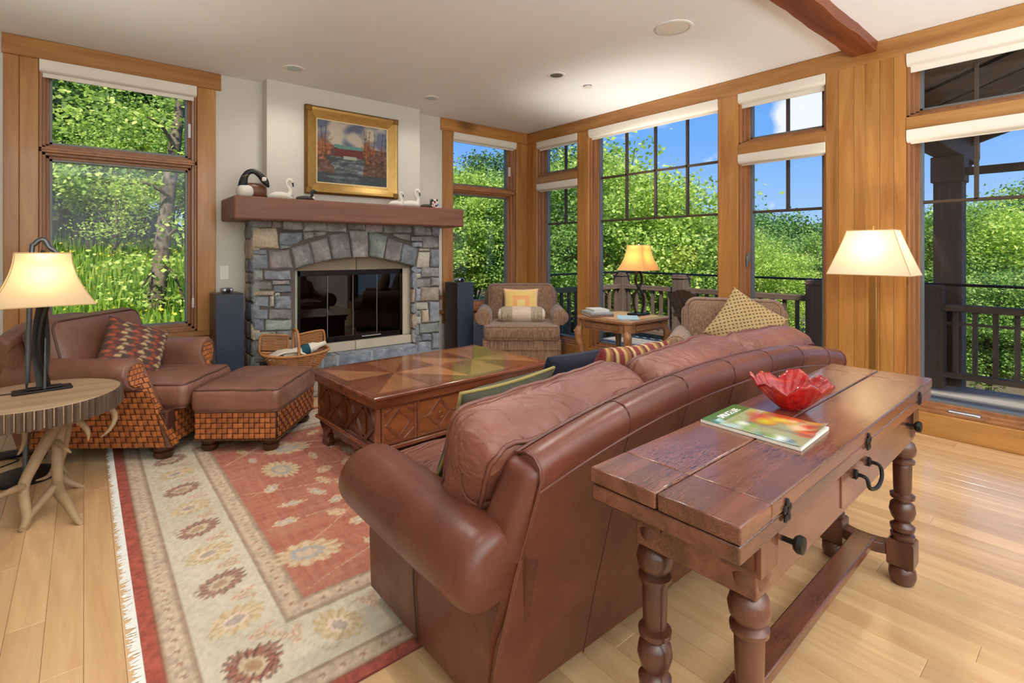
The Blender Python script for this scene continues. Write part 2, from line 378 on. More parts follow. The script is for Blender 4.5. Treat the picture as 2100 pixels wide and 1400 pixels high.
plain('grey_metal', S(120, 122, 122), .45, .3, var=.05)
plain('dark_metal', S(34, 32, 31), .45, .6, var=.15)
plain('black_metal', S(16, 16, 17), .35, .5, var=.15)
plain('steel_pole', S(104, 112, 118), .35, .8, var=.05)
plain('brass_nail', S(150, 112, 66), .35, .9, var=.1)
plain('muntin', S(74, 60, 48), .6, var=.08)
plain('mortar', S(96, 90, 84), .95, var=.2, scale=20, bmp=.4)
plain('limestone', S(188, 176, 156), .8, var=.22, scale=9, bmp=.3)
plain('slate_cap', S(150, 158, 164), .75, var=.25, scale=11, bmp=.5)
plain('speaker_navy', S(52, 62, 78), .3, var=.1)
plain('speaker_walnut', S(58, 36, 34), .35, var=.15)
plain('silver', S(186, 190, 194), .25, .9, var=.05)
plain('antler', S(160, 132, 98), .6, var=.28, scale=14, bmp=.3)
plain('antler_tip', S(206, 190, 150), .5, var=.1)
plain('gilt', S(186, 150, 84), .34, .6, var=.25, scale=16, bmp=.25)
plain('gilt_dark', S(128, 92, 40), .45, .6, var=.3, scale=40, bmp=.4)
plain('cream_slip', S(232, 214, 166), .5, var=.05)
plain('decoy_white', S(232, 226, 214), .6, var=.05, scale=20)
plain('decoy_black', S(26, 28, 32), .38, var=.2)
plain('decoy_brown', S(112, 70, 48), .42, var=.3, scale=12)
plain('decoy_speckle', S(60, 54, 48), .6, var=.5, scale=60)
plain('wicker', S(176, 120, 70), .6, var=.3, scale=30)
plain('wicker_dark', S(142, 86, 50), .6, var=.3, scale=30)
plain('linen', S(222, 212, 192), .95, var=.08, scale=40, bmp=.3)
plain('teal_knit', S(30, 74, 84), .95, var=.25, scale=60, bmp=.4)
plain('paper', S(226, 220, 206), .8, var=.06, scale=40)
plain('hearth_stone', S(140, 148, 154), .85, var=.3, scale=10, bmp=.6)
plain('marble_inlay', S(206, 160, 124), .25, var=.2, scale=12)
plain('cord', S(24, 22, 22), .5)
plain('fringe', S(222, 220, 212), .95, var=.1, scale=60)
plain('olive_velvet', S(66, 66, 52), .9, var=.15, scale=10, bmp=.1, **{'Sheen Weight': .5})
plain('olive_cord', S(142, 126, 72), .8)
plain('navy_velvet', S(20, 24, 40), .9, var=.15, **{'Sheen Weight': .3})
plain('firebox', S(30, 28, 27), .9, var=.3)
plain('soil', S(96, 86, 60), 1, var=.3, scale=2)
plain('fence_grey', S(168, 164, 156), .9, var=.15)
leather('sofa_leather', S(80, 38, 25), S(110, 60, 43), .36, .14)
leather('cushion_leather', S(94, 50, 37), S(132, 80, 63), .33, .6, .26)
leather('chair_leather', S(106, 66, 50), S(146, 102, 82), .34, .22)
leather('weave_leather', S(150, 80, 38), S(196, 122, 66), .45, .2)
def _island(m):   # every strip of the weave has its own tone
    nt = m.node_tree; p = [n for n in nt.nodes if n.type == 'BSDF_PRINCIPLED'][0]; src = p.inputs['Base Color'].links[0].from_socket
    ge = nn(nt, 'ShaderNodeNewGeometry'); r = ramp(nt, [(0, (.72, .68, .64, 1)), (1, (1.18, 1.14, 1.1, 1))]); nt.links.new(ge.outputs['Random Per Island'], r.inputs[0])
    nt.links.new(mixc(nt, 1.0, src, r.outputs[0], 'MULTIPLY'), p.inputs['Base Color'])
_island(M['weave_leather'])
plain('weave_gap', S(74, 38, 22), .7)
tweed('tweed', S(84, 60, 46), S(136, 104, 80), S(172, 138, 108))
tweed('bolster_tweed', S(112, 94, 74), S(168, 150, 124), S(204, 192, 168), 'z')
stonemat('stone_blue', S(92, 98, 106), S(140, 146, 154), S(192, 198, 206))
stonemat('stone_grey', S(92, 92, 92), S(142, 142, 140), S(190, 190, 186))
stonemat('stone_tan', S(124, 112, 98), S(176, 162, 140), S(210, 200, 182))
stonemat('stone_pale', S(140, 136, 124), S(190, 184, 168), S(222, 218, 204))
stonemat('stone_green', S(104, 112, 108), S(150, 158, 152), S(190, 196, 188))
stonemat('stone_plum', S(98, 94, 96), S(136, 131, 131), S(178, 172, 169))
leafmat('leaf_maple', S(110, 148, 76), S(152, 184, 100), S(196, 216, 138))
leafmat('leaf_bright', S(138, 172, 80), S(184, 208, 108), S(220, 232, 150))
leafmat('leaf_dark', S(66, 100, 62), S(98, 134, 80), S(138, 170, 108), .3)
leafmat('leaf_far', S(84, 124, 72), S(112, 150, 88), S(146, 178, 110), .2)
leafmat('grass', S(110, 150, 60), S(150, 184, 78), S(192, 206, 104))
leafmat('goldenrod', S(210, 190, 50), S(226, 206, 66), S(238, 220, 90), .2)
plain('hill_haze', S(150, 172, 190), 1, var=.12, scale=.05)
glassmat('window_glass', (1, 1, 1, 1), 1.28)
glassmat('firebox_glass', (.16, .16, .17, 1), 1.6)
dyed('rug_wool', .95, 420, .5); dyed('printed_cover', .18, 30, 0, .6); dyed('oil_paint', .35, 160, .25); dyed('printed_cloth', .9, 300, .2)
shade('shade_warm', S(248, 234, 206), None, 0, .62); shade('shade_amber', S(242, 206, 150), None, 0, .6); shade('shade_white', S(246, 238, 220), None, 0, .55)
plain('seam_dark', S(66, 30, 20), .6)
wood('coffee_wood_panel', S(112, 58, 28), S(152, 88, 44), 'x', .3, 1.4, bmp=.05, coat=.4, tint=.1)
plain('shade_trim', S(206, 178, 132), .8)
plain('brass_pole', S(166, 122, 62), .35, .7, var=.08)
plain('deck_brown', S(104, 82, 60), .45, var=.2)
plain('bolster_band', S(196, 176, 156), .9, var=.25, scale=14)
leather('piping_leather', S(84, 44, 34), S(116, 68, 54), .4, .1)
leather('piping_chair', S(76, 46, 34), S(110, 74, 58), .4, .1)
plain('rug_edge', S(120, 56, 46), .95)
plain('limestone_shaded', S(140, 126, 106), .85, var=.25, scale=9, bmp=.3)  # limestone with the shade of the arch recess put into its colour
# ------------------------------------------------------------------ the room
CZ = 2.787; WX = 4.44; WY = 5.02
X0, Y0 = -2.6, -3.4; XO, YO = 4.68, 5.26
LW = (-.25, .736); RW = (3.299, 4.265); WZ = (.60, 2.645)
m = MB()
for a, b in ((X0, LW[0]), (LW[1], RW[0]), (RW[1], XO)): m.box(a, WY + .025, -.25, b, YO, CZ + .02)
for a, b in (LW, RW): m.box(a, WY + .025, -.25, b, YO, .55); m.box(a, WY + .025, 2.645, b, YO, CZ + .02)
struct(ob('wall_back', m, 'wall_paint'))
struct(bx('wall_chimney', 'wall_paint', None, 1.249, 4.898, 0, 2.788, WY + .03, CZ + .01))
m = MB().box(4.46, Y0, -.25, XO, -1.3, CZ + .02).box(4.46, -1.3, 2.66, XO, WY + .03, CZ + .02).box(4.46, -1.3, -.25, XO, WY + .03, -.002)
struct(ob('wall_right', m, 'wall_paint'))
struct(bx('wall_left', 'wall_paint', None, X0 - .2, Y0, -.25, X0, YO, CZ + .02))
struct(bx('wall_rear', 'wall_paint', None, X0 - .2, Y0 - .2, -.25, XO, Y0, CZ + .02))
struct(bx('ceiling', 'ceiling_paint', None, X0 - .2, Y0 - .2, CZ, XO, YO, CZ + .3))
fl = struct(bx('floor', 'soil', None, X0, Y0, -.06, 4.46, WY + .025, -.02))
# floor boards: the ones that show are boards of their own, the rest one part
RUG = (.14, 1.44, 3.84, 4.18)
rest = MB(); seen = []
rng = random.Random(3); x = X0; PW = .1
def visible(px, py):
    d = Vector((px, py, 0)) - Vector((0, 0, CAM_H)); dep = d.dot(FW)
    if dep < .3: return False
    u = 1050 + FPX * d.dot(RT) / dep; v = HY - FPX * d.z / dep
    return -30 < u < 2130 and v < 1430
while x < WX + .02:
    x1 = min(x + PW, WX + .03); y = Y0 + rng.uniform(-1.2, 0)
    while y < WY + .02:
        y1 = y + rng.uniform(.9, 1.9); a, b = max(y, Y0), min(y1, WY + .03)
        if b > a + .01:
            ys = np.linspace(a, b, 6); vis = sum(visible((x + x1) / 2, q) and not (RUG[0] < (x + x1) / 2 < RUG[2] and RUG[1] < q < RUG[3]) for q in ys)
            (seen.append((math.hypot(x, (a + b) / 2), x, x1, a, b)) if vis else rest.box(x, a + .0004, -.02, x1 - .0006, b - .0004, 0))
        y = y1
    x = x1
seen.sort(key=lambda s: s[0])
for _, a, b, c, d in seen[300:]: rest.box(a, c, -.02, b - .0006, d, 0)
for _, a, b, c, d in seen[:300]:
    w, l = (b - a) - .0008, (d - c) - .0008; e = .0012
    mb = MB().add([(0, 0, -.02), (w, 0, -.02), (w, l, -.02), (0, l, -.02), (0, 0, -e), (w, 0, -e), (w, l, -e), (0, l, -e), (e, e, 0), (w - e, e, 0), (w - e, l - e, 0), (e, l - e, 0)],
                  [(0, 3, 2, 1), (0, 1, 5, 4), (1, 2, 6, 5), (2, 3, 7, 6), (3, 0, 4, 7), (4, 5, 9, 8), (5, 6, 10, 9), (6, 7, 11, 10), (7, 4, 8, 11), (8, 9, 10, 11)])
    o = ob('floor_board', mb, 'floor_oak', fl, smooth=0); o.location = (a, c, 0)
stuff(ob('floor_boards', rest, 'floor_oak', fl, smooth=0))

# ceiling beam
def wavy(a): return .006 * math.sin(a * 9) + .004 * math.sin(a * 23 + 1)
mb = MB(); n = 60
xs = [WX + .01 - (WX - X0) * i / n for i in range(n + 1)]; vs = []
for q in xs: vs += [(q, 1.165 + wavy(q) * .4, CZ + .01), (q, 1.172 + wavy(q), 2.718 + wavy(q + 3) * .5), (q, 1.335 + wavy(q + 7) * .6, 2.716), (q, 1.34, CZ + .01)]
fs = [(0, 1, 2, 3)] + [(i * 4 + k, i * 4 + 4 + k, i * 4 + 4 + (k + 1) % 4, i * 4 + (k + 1) % 4) for i in range(n) for k in range(4)]
struct(ob('trim_1', mb.add(vs, fs), 'beam_wood', smooth=30))

# window trim. pieces are boards of their own
TN = [1]
def trim(mat, d, bevel=.004, name=None, parent=None):
    TN[0] += 1
    o = ob(name or 'trim_%d' % TN[0], MB().box(*d), mat, parent, bevel=bevel)
    return struct(o) if parent is None else o
T0 = WY; T1 = WY + .035
# left window on the back wall
pl = trim('trim_wood_z', (-.432, T0 + .008, .44, -.352, T1, 2.645)); trim('trim_wood_z', (-.351, T0 + .008, .44, LW[0], T1, 2.645))
trim('trim_wood_z', (LW[1], T0 + .008, .44, .873, T1, 2.645))
trim('trim_wood_x', (-.44, T0, 2.645, .913, T1, CZ - .002)); trim('trim_wood_x', (-.44, T0 - .02, .545, .905, T1 + .1, .588)); trim('trim_wood_x', (-.432, T0 + .01, .43, .873, T1, .545))
# right window on the back wall
trim('trim_wood_z', (3.16, T0 + .008, .44, RW[0], T1, 2.645)); trim('trim_wood_z', (RW[1], T0 + .008, .44, WX + .05, T1, 2.645))
trim('trim_wood_x', (3.134, T0, 2.645, WX + .05, T1, CZ - .002)); trim('trim_wood_x', (3.12, T0 - .02, .545, WX + .02, T1 + .1, .588)); trim('trim_wood_x', (3.16, T0 + .01, .43, WX + .02, T1, .545))
# right wall: head, posts, rails, base
trim('trim_wood_y', (WX, -1.3, 2.645, WX + .06, WY + .02, CZ - .002))
POST = [(4.842, WY + .02), (3.966, 4.141), (2.216, 2.398)]
for a, b in POST: trim('trim_wood_z', (WX + .006, a, 0, WX + .2, b, 2.645))
OPEN = {'A': (4.141, 4.842), 'B': (2.398, 3.966), 'C': (1.512, 2.216), 'D': (-1.2, 1.005)}
for k in 'ACD': trim('trim_wood_y', (WX + .004, OPEN[k][0], 2.11, WX + .19, OPEN[k][1], 2.2))
for k in 'ABCD': trim('trim_wood_y', (WX + .002, OPEN[k][0], 0, WX + .2, OPEN[k][1], .15))
pan = struct(bx('trim_panel', 'trim_wood_z', None, WX + .02, 1.005, 0, WX + .2, 1.512, 2.645))
ys = [1.005, 1.075, 1.158, 1.25, 1.322, 1.425, 1.512]
for a, b in zip(ys, ys[1:]): bx('board', 'trim_wood_z', pan, WX + .004, a + .0008, .0, WX + .022, b - .0008, 2.645, bevel=.0015)
for i, (nm, mt, d) in enumerate([('baseboard_back', 'trim_wood_x', (.88, WY + .005, 0, 1.1, WY + .027, .12)), ('baseboard_corner', 'trim_wood_x', (2.96, WY + .005, 0, WX, WY + .027, .12))]):
    struct(bx(nm, mt, None, *d, bevel=.003))

# windows
def Pr(a, d, z): return (WX + d, a, z)
def Pb(a, d, z): return (a, WY + d, z)
def mbox(mb, P, a0, a1, d0, d1, z0, z1):
    p, q = P(a0, d0, z0), P(a1, d1, z1); return mb.box(*p, *q)
WN = [0]
def window(P, lights, crank=None):
    # lights: (a0, a1, z0, z1, [vertical bar positions], [horizontal bars], vertical bars' lowest z)
    WN[0] += 1; n = 'window_%d' % WN[0]; fr = MB(); met = MB(); panes = []; bars = []
    for a0, a1, z0, z1, vb, hb, zl in lights:
        for d0, d1, w in ((.03, .07, .018), (.07, .21, .036), (.12, .19, .055)):
            mbox(fr, P, a0, a0 + w, d0, d1, z0, z1); mbox(fr, P, a1 - w, a1, d0, d1, z0, z1)
            mbox(fr, P, a0, a1, d0, d1, z0, z0 + w); mbox(fr, P, a0, a1, d0, d1, z1 - w, z1)
        w0, w1 = .055, .07
        for b0, b1, c0, c1 in ((a0 + w0, a0 + w1, z0 + w0, z1 - w0), (a1 - w1, a1 - w0, z0 + w0, z1 - w0), (a0 + w0, a1 - w0, z0 + w0, z0 + w1), (a0 + w0, a1 - w0, z1 - w1, z1 - w0)):
            mbox(met, P, b0, b1, .13, .18, c0, c1)
        panes.append((a0 + w1, a1 - w1, z0 + w1, z1 - w1))
        bars += [(v - .011, v + .011, zl, z1 - w0) for v in vb] + [(a0 + w0, a1 - w0, h - .011, h + .011) for h in hb]
    root = struct(ob(n, fr, 'sash_wood', bevel=.003)); ob('metal_liner', met, 'grey_metal', root)
    for a0, a1, z0, z1 in panes: ob('pane', mbox(MB(), P, a0 - .005, a1 + .005, .157, .162, z0 - .005, z1 + .005), 'window_glass', root, smooth=0)
    for a0, a1, z0, z1 in bars: ob('muntin', mbox(MB(), P, a0, a1, .142, .176, z0, z1), 'muntin', root, bevel=.002)
    return root
MZ = 1.606
wl = window(Pb, [(LW[0], LW[1], .588, 2.0, [], [], 0), (LW[0], LW[1], 2.0, 2.645, [], [], 0)])
ob('latch', MB().obox((LW[1] - .045, WY + .1, 2.28), (.02, .03, .12)), 'white_plastic', wl, bevel=.004)
wr = window(Pb, [(RW[0], RW[1], .588, 2.0, [], [], 0), (RW[0], RW[1], 2.0, 2.645, [], [], 0)])
ob('latch', MB().obox((RW[1] - .045, WY + .1, 2.28), (.02, .03, .12)), 'white_plastic', wr, bevel=.004)
a, b = OPEN['A']; window(Pr, [(a, b, .15, 2.11, [4.47], [MZ], MZ), (a, b, 2.2, 2.645, [4.47], [], 2.2)])
a, b = OPEN['B']; window(Pr, [(a, b, .15, 2.645, [3.54, 3.17, 2.80], [2.10, MZ], MZ)])
a, b = OPEN['C']; wc = window(Pr, [(a, b, .15, 2.11, [1.853], [MZ], MZ), (a, b, 2.2, 2.645, [1.853], [], 2.2)])
ob('handle', MB().obox((WX + .1, b - .05, 1.2), (.02, .022, .09)).obox((WX + .08, b - .05, 1.17), (.02, .012, .1)), 'grey_metal', wc, bevel=.004)
a, b = OPEN['D']; wd = window(Pr, [(a, b, .15, 2.11, [.653, .358, .06, -.24, -.54, -.84], [MZ], MZ), (a, b, 2.2, 2.645, [.653, .06, -.54], [], 2.2)])
ob('door_track', MB().box(WX + .05, a, .15, WX + .13, b, .165), 'grey_metal', wd); ob('track_lock', MB().rbox((WX + .06, .70, .172), (.045, .17, .03), .012, 3), 'silver', wd)

# roller shades in their cassettes
def roller(P, a0, a1, z1, label, drop=.02, h=.088, cord=None):
    t = thing('roller_shade', label, 'roller shade', P((a0 + a1) / 2, .05, z1 - h), 0, 'white roller shades rolled up at the window heads')
    o = Vector(t.location)
    prof = [(-.004, 0), (.088, 0), (.088, -h), (.022, -h), (.004, -h + .012), (-.004, -h + .034)]
    def run(pr, lo, hi):
        n = len(pr); vs = [Vector(P(lo, d, z1 + z)) - o for d, z in pr] + [Vector(P(hi, d, z1 + z)) - o for d, z in pr]
        return MB().add(vs, [tuple(range(n)), tuple(range(n, 2 * n))[::-1]] + [(i, i + n, (i + 1) % n + n, (i + 1) % n) for i in range(n)])
    ob('cassette', run(prof, a0 + .003, a1 - .003), 'shade_fabric', t, bevel=.003)
    ob('hem_bar', run([(.042, -h), (.052, -h), (.052, -h - drop), (.042, -h - drop)], a0 + .02, a1 - .02), 'shade_fabric', t)
    if cord:
        p = Vector(P(cord, .05, z1 - h)) - o; q = p - Vector((0, 0, 1.72))
        c = ob('pull_cord', MB().tube([p, q], .003, 6), 'white_plastic', t); ob('cord_toggle', MB().lathe([(.003, .03), (.009, .02), (.01, -.05), (.004, -.06)], 10, q), 'white_plastic', c)
    return t
roller(Pb, *LW, 2.645, 'white roller shade at the head of the window behind the leather armchair', .03, cord=LW[1] - .025)
roller(Pb, *RW, 2.645, 'white roller shade at the window between the stone fireplace and room corner', .012)
roller(Pr, *OPEN['A'], 2.645, 'white roller shade over the small transom next to the room corner')
roller(Pr, *OPEN['A'], 2.11, 'white roller shade over the narrow lower window next to the room corner', .01)
roller(Pr, *OPEN['B'], 2.645, 'longest white roller shade, over the wide gridded window', .025)
roller(Pr, *OPEN['C'], 2.645, 'white roller shade over the transom beside the broad wood panel', .035)
roller(Pr, *OPEN['C'], 2.11, 'white roller shade over the lower window behind the tweed armchair', .008)
roller(Pr, *OPEN['D'], 2.645, 'white roller shade over the dark transom above the sliding door', .04)
roller(Pr, *OPEN['D'], 2.11, 'white roller shade over the sliding deck door', .008)

# ceiling fittings
def can(px, py, e, lab):
    p = onz(px, py, CZ); t = thing('recessed_light', lab, 'ceiling light', p, 0, 'recessed downlights in the ceiling')
    ob('trim_ring', MB().lathe([(.055, 0.002), (.082, 0.002), (.082, -.004), (.075, -.007), (.055, -.004)], 32, caps=False), 'white_plastic', t)
    ob('reflector', MB().lathe([(.0555, -.003), (.05, .004), (.035, .0045), (.012, .0045)], 32), 'silver', t)
    light('downlight', 'SPOT', (p.x, p.y, CZ - .03), e, (1, .95, .88), .06, spot_size=R(150), spot_blend=1.0)
for q in ((603, 140, 7, 'recessed ceiling downlight next to the window behind the leather armchair'), (884, 201, 6, 'recessed ceiling downlight by the chimney corner beside the corner window'), (1141, 154, 44, 'recessed ceiling downlight next to the small sprinkler cover')): can(*q)
p = onz(1382, 57, CZ); t = thing('ceiling_speaker', 'round white ceiling speaker with a grille', 'speaker', p)
ob('bezel', MB().lathe([(.1, .002), (.128, .002), (.128, -.004), (.118, -.008), (.1, -.006)], 40, caps=False), 'white_plastic', t); ob('grille', MB().lathe([(.1, -.004), (.06, -.006), (.01, -.006)], 40), 'shade_fabric', t)
p = onz(1206, 176, CZ); tag(ob('sprinkler_cover', MB().lathe([(.02, .002), (.02, -.01), (.042, -.01), (.042, -.014), (.01, -.015)], 28, p), 'white_plastic'), 'small round white sprinkler cover on the ceiling', 'sprinkler')
# light switch
p = ony(460, 559, WY + .025); t = thing('light_switch', 'white wall switch plate beside the fireplace', 'switch', (p.x, WY + .025, p.z))
ob('plate', MB().box(-.036, -.006, -.06, .036, .001, .06), 'white_plastic', t, bevel=.003); ob('rocker', MB().box(-.017, -.01, -.034, .017, -.005, .034), 'white_plastic', t, bevel=.002)

# ------------------------------------------------------------------ fireplace
FY = 4.745
fp = thing('fireplace', 'grey fieldstone fireplace with an arched stone lintel and timber mantel', 'fireplace', (2.02, 4.9, 0))
FO = Vector(fp.location)
def F(x, y, z): return (x - FO.x, y - FO.y, z)
def zp(zx, zy, y=FY):
    q = ony(490 + zx / 4.375, 440 + zy / 4.375, y); return (q.x, q.z)
rs = random.Random(11)
def stone(poly, y, depth, mat, axis='y', proud=0, name='stone'):
    pts = []; n = len(poly); cx = sum(p[0] for p in poly) / n; cz = sum(p[1] for p in poly) / n
    for i in range(n):
        a, b = poly[i], poly[(i + 1) % n]; L = math.hypot(a[0] - b[0], a[1] - b[1]); k = max(2, min(5, int(L / .05)))
        for j in range(k):
            t = j / k; x_, z_ = a[0] + (b[0] - a[0]) * t, a[1] + (b[1] - a[1]) * t; jt = .004 if j else .006
            pts.append((x_ + rs.uniform(-jt, jt) + (cx - x_) * .012, z_ + rs.uniform(-jt, jt) + (cz - z_) * .012))
    N = len(pts); r = max(max(abs(p[0] - cx), abs(p[1] - cz)) for p in pts); ins = min(.35, .014 / max(r, .02))
    y -= proud; vs = []
    for kk, (s, dy) in enumerate(((0, depth), (0, .012), (ins, 0.0), (ins * 2.6, -.004))):
        for p in pts:
            d = dy + (rs.uniform(-.004, .004) if kk > 1 else 0)
            q = (p[0] + (cx - p[0]) * s, y + d, p[1] + (cz - p[1]) * s)
            if axis == 'x': q = (y + d, q[0], q[2])
            if axis == 'z': q = (q[0], q[2], y - d)
            vs.append(F(*q))
    fs = [(k * N + i, k * N + (i + 1) % N, (k + 1) * N + (i + 1) % N, (k + 1) * N + i) for k in range(3) for i in range(N)] + [tuple(3 * N + i for i in range(N))]
    if axis == 'x': fs = [f[::-1] for f in fs]
    o = ob(name, MB().add(vs, fs), mat, fp, smooth=28); return o
SB, SG, ST, SP, SV, SM = 'stone_blue', 'stone_grey', 'stone_tan', 'stone_pale', 'stone_green', 'stone_plum'
def rq(a, b, c, d): return [(a, b), (c, b), (c, d), (a, d)]
LAY = [(rq(100, 50, 298, 115), SG), (rq(303, 50, 395, 115), SM), (rq(580, 50, 788, 148), SV), (rq(795, 60, 972, 158), SG), (rq(980, 60, 1132, 134), SG), (rq(1140, 65, 1295, 160), SM), (rq(1300, 70, 1582, 163), SG),
 (rq(1682, 105, 1736, 186), SG), (rq(1742, 100, 1806, 190), SB),
 ([(130, 122), (342, 124), (362, 300), (126, 302)], ST), ([(375, 166), (572, 156), (576, 232), (486, 282), (375, 268)], SB), ([(372, 276), (480, 286), (440, 308), (372, 306)], SV), ([(584, 156), (674, 150), (676, 204), (584, 230)], SG), ([(684, 152), (792, 150), (784, 182), (684, 202)], SG),
 (rq(128, 316, 252, 360), SB), (rq(130, 366, 260, 490), SB), ([(274, 318), (452, 312), (488, 484), (284, 490)], SM),
 ([(468, 300), (630, 255), (680, 440), (515, 480)], SG), ([(637, 250), (800, 203), (838, 410), (687, 438)], SM), ([(806, 182), (985, 160), (1012, 385), (845, 408)], SG), ([(995, 143), (1163, 140), (1163, 380), (1026, 382)], SG), ([(1172, 153), (1335, 190), (1300, 396), (1172, 376)], SV), ([(1341, 205), (1475, 255), (1440, 430), (1308, 396)], SM), ([(1481, 262), (1610, 300), (1582, 460), (1450, 430)], SB),
 (rq(134, 504, 218, 592), SV), (rq(234, 504, 468, 586), SB), (rq(134, 600, 298, 676), SG), (rq(304, 590, 458, 626), SG), (rq(316, 632, 470, 696), SB), (rq(134, 682, 318, 726), ST), (rq(328, 700, 372, 726), SP), (rq(138, 734, 272, 830), SB), (rq(279, 730, 319, 826), SP), (rq(326, 730, 472, 840), SB), ([(134, 852), (268, 848), (262, 938), (134, 942)], SB), (rq(276, 850, 476, 940), SG), (rq(130, 950, 230, 1046), SB), (rq(246, 946, 476, 1040), SV), (rq(138, 1052, 338, 1126), SV), (rq(345, 1046, 482, 1112), SG), (rq(138, 1134, 300, 1230), SG), (rq(308, 1120, 482, 1230), ST), (rq(138, 1238, 482, 1330), SG),
 ([(1394, 170), (1540, 180), (1546, 236), (1480, 232), (1394, 196)], SG), (rq(1550, 190, 1652, 240), SG), ([(1660, 198), (1800, 194), (1800, 300), (1656, 302)], SG), (rq(1560, 246, 1648, 290), SB), (rq(1622, 306, 1716, 326), SP), ([(1616, 335), (1720, 330), (1716, 476), (1600, 480)], SP), (rq(1724, 314, 1802, 466), SB),
 (rq(1590, 490, 1642, 526), SB), (rq(1590, 531, 1640, 570), SP), (rq(1650, 478, 1804, 560), SG), (rq(1584, 576, 1726, 652), SG), (rq(1733, 566, 1806, 642), SG), (rq(1582, 664, 1630, 782), SB), (rq(1636, 652, 1802, 774), ST), (rq(1586, 786, 1700, 852), SP), (rq(1584, 858, 1642, 914), SG), (rq(1649, 856, 1710, 972), ST), (rq(1588, 918, 1642, 982), SP), (rq(1716, 784, 1802, 964), SB), (rq(1584, 986, 1622, 1082), SB), ([(1628, 985), (1798, 970), (1798, 1052), (1628, 1064)], SV), (rq(1584, 1088, 1642, 1140), SB), (rq(1649, 1070, 1734, 1130), SB), (rq(1742, 1062, 1802, 1206), SB), (rq(1600, 1140, 1734, 1240), SB), (rq(1742, 1214, 1802, 1320), SG), (rq(1600, 1248, 1734, 1330), SG)]
for poly, mt in LAY: stone([zp(*q) for q in poly][::-1], FY + rs.uniform(-.008, .01), .1, mt)
for q in (rq(402, 48, 577, 136), rq(1584, 70, 1680, 186)): stone([zp(a, b, FY - .07) for a, b in q][::-1], FY - .07, .2, SG, name='corbel_stone')
xl, xr = 1.095, 2.955
# stones of the side of the pier that shows, and of the inner side of the other pier
z = .0
while z < 1.5:
    h = rs.uniform(.09, .19); z1 = min(z + h, 1.52); y = FY + .01
    while y < 5.0:
        y1 = min(y + rs.uniform(.1, .26), 5.02)
        if y1 > 4.97: y1 = 5.02
        stone([(y, z + .006), (y1 - .008, z + .006), (y1 - .008, z1 - .004), (y, z1 - .004)], xl, .06, rs.choice([SG, SV, ST, SB]), 'x'); y = y1
    z = z1
z = .31
while z < 1.08:
    h = rs.uniform(.1, .18); z1 = min(z + h, 1.1); stone([(FY + .01, z + .005), (4.83, z + .005), (4.83, z1 - .004), (FY + .01, z1 - .004)], 2.625, .05, rs.choice([SG, ST, SB]), 'x'); z = z1
# mortar body with its arched opening
ax0, ax1 = 1.45, 2.64
arch = [(ax0 + (ax1 - ax0) * i / 16, 1.10 + .115 * math.sin(math.pi * i / 16)) for i in range(17)]
body = MB().prism([(xl + .012 - FO.x, 0), (ax0 - FO.x, 0)] + [(a - FO.x, b) for a, b in arch] + [(ax1 - FO.x, 0), (xr - .008 - FO.x, 0), (xr - .008 - FO.x, 1.52), (xl + .012 - FO.x, 1.52)], FY + .022 - FO.y, 5.04 - FO.y, 'xz')
ob('mortar', body, 'mortar', fp, smooth=0)
for nm, d, mt in (('lintel_slab', (1.44, 4.845, 1.075, 2.05, 5.03, 1.22), 'limestone_shaded'), ('lintel_slab', (2.055, 4.845, 1.075, 2.65, 5.03, 1.22), 'limestone_shaded'), ('jamb_slab', (1.44, 4.835, .39, 1.492, 5.03, 1.08), 'limestone'), ('jamb_slab', (2.55, 4.835, .39, 2.64, 5.03, 1.08), 'limestone'),
                  ('sill_slab', (1.40, 4.79, .305, 2.02, 4.95, .39), 'limestone'), ('sill_slab', (2.025, 4.79, .305, 2.64, 4.95, .39), 'limestone')):
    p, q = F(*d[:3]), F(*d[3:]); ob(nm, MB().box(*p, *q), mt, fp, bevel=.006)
# hearth: ledge stones and the low hearth in front
for a, b, mt in ((1.30, 1.66, SB), (1.665, 1.80, SG), (1.805, 2.13, SB), (2.135, 2.63, SB)):
    stone([(a, .20), (b - .01, .20), (b - .01, .30), (a, .305)], 4.65, .16, mt, name='ledge_stone')
ob('ledge_cap', MB().box(*F(1.30, 4.66, .2), *F(2.625, 4.80, .302)), 'slate_cap', fp, bevel=.01)
for a, b, mt in ((1.12, 1.36, ST), (1.365, 1.62, SP), (1.625, 2.0, SB), (2.005, 2.3, SG), (2.305, 2.62, ST), (2.625, 2.94, SB)):
    stone([(a, .0), (b - .008, .0), (b - .008, .19), (a, .19)], 4.485, .1, mt, name='hearth_stone')
ob('hearth_slab', MB().box(*F(1.11, 4.49, .0), *F(2.95, 4.79, .205)), 'hearth_stone', fp, bevel=.012)
# mantel beam
mn = MB().box(*F(.915, 4.545, 1.515), *F(3.12, 5.045, 1.705)); ob('mantel', mn, 'mantel_wood', fp, bevel=.016, seg=3)
# firebox insert with four glass leaves
ix0, ix1, iz0, iz1 = 1.492, 2.55, .392, 1.077
fr = MB()
for d in ((ix0, 4.842, iz0, ix0 + .03, 4.90, iz1), (ix1 - .03, 4.842, iz0, ix1, 4.90, iz1), (ix0, 4.842, iz1 - .05, ix1, 4.90, iz1), (ix0, 4.842, iz0, ix1, 4.90, iz0 + .05)): fr.box(*F(*d[:3]), *F(*d[3:]))
ins = ob('firebox_frame', fr, 'black_metal', fp, bevel=.003)
fb = MB()
for d in ((ix0, 5.03, iz0, ix1, 5.042, iz1), (ix0, 4.9, iz0, ix0 + .01, 5.04, iz1), (ix1 - .01, 4.9, iz0, ix1, 5.04, iz1), (ix0, 4.9, iz0, ix1, 5.04, iz0 + .02), (ix0, 4.9, iz1 - .02, ix1, 5.04, iz1)): fb.box(*F(*d[:3]), *F(*d[3:]))
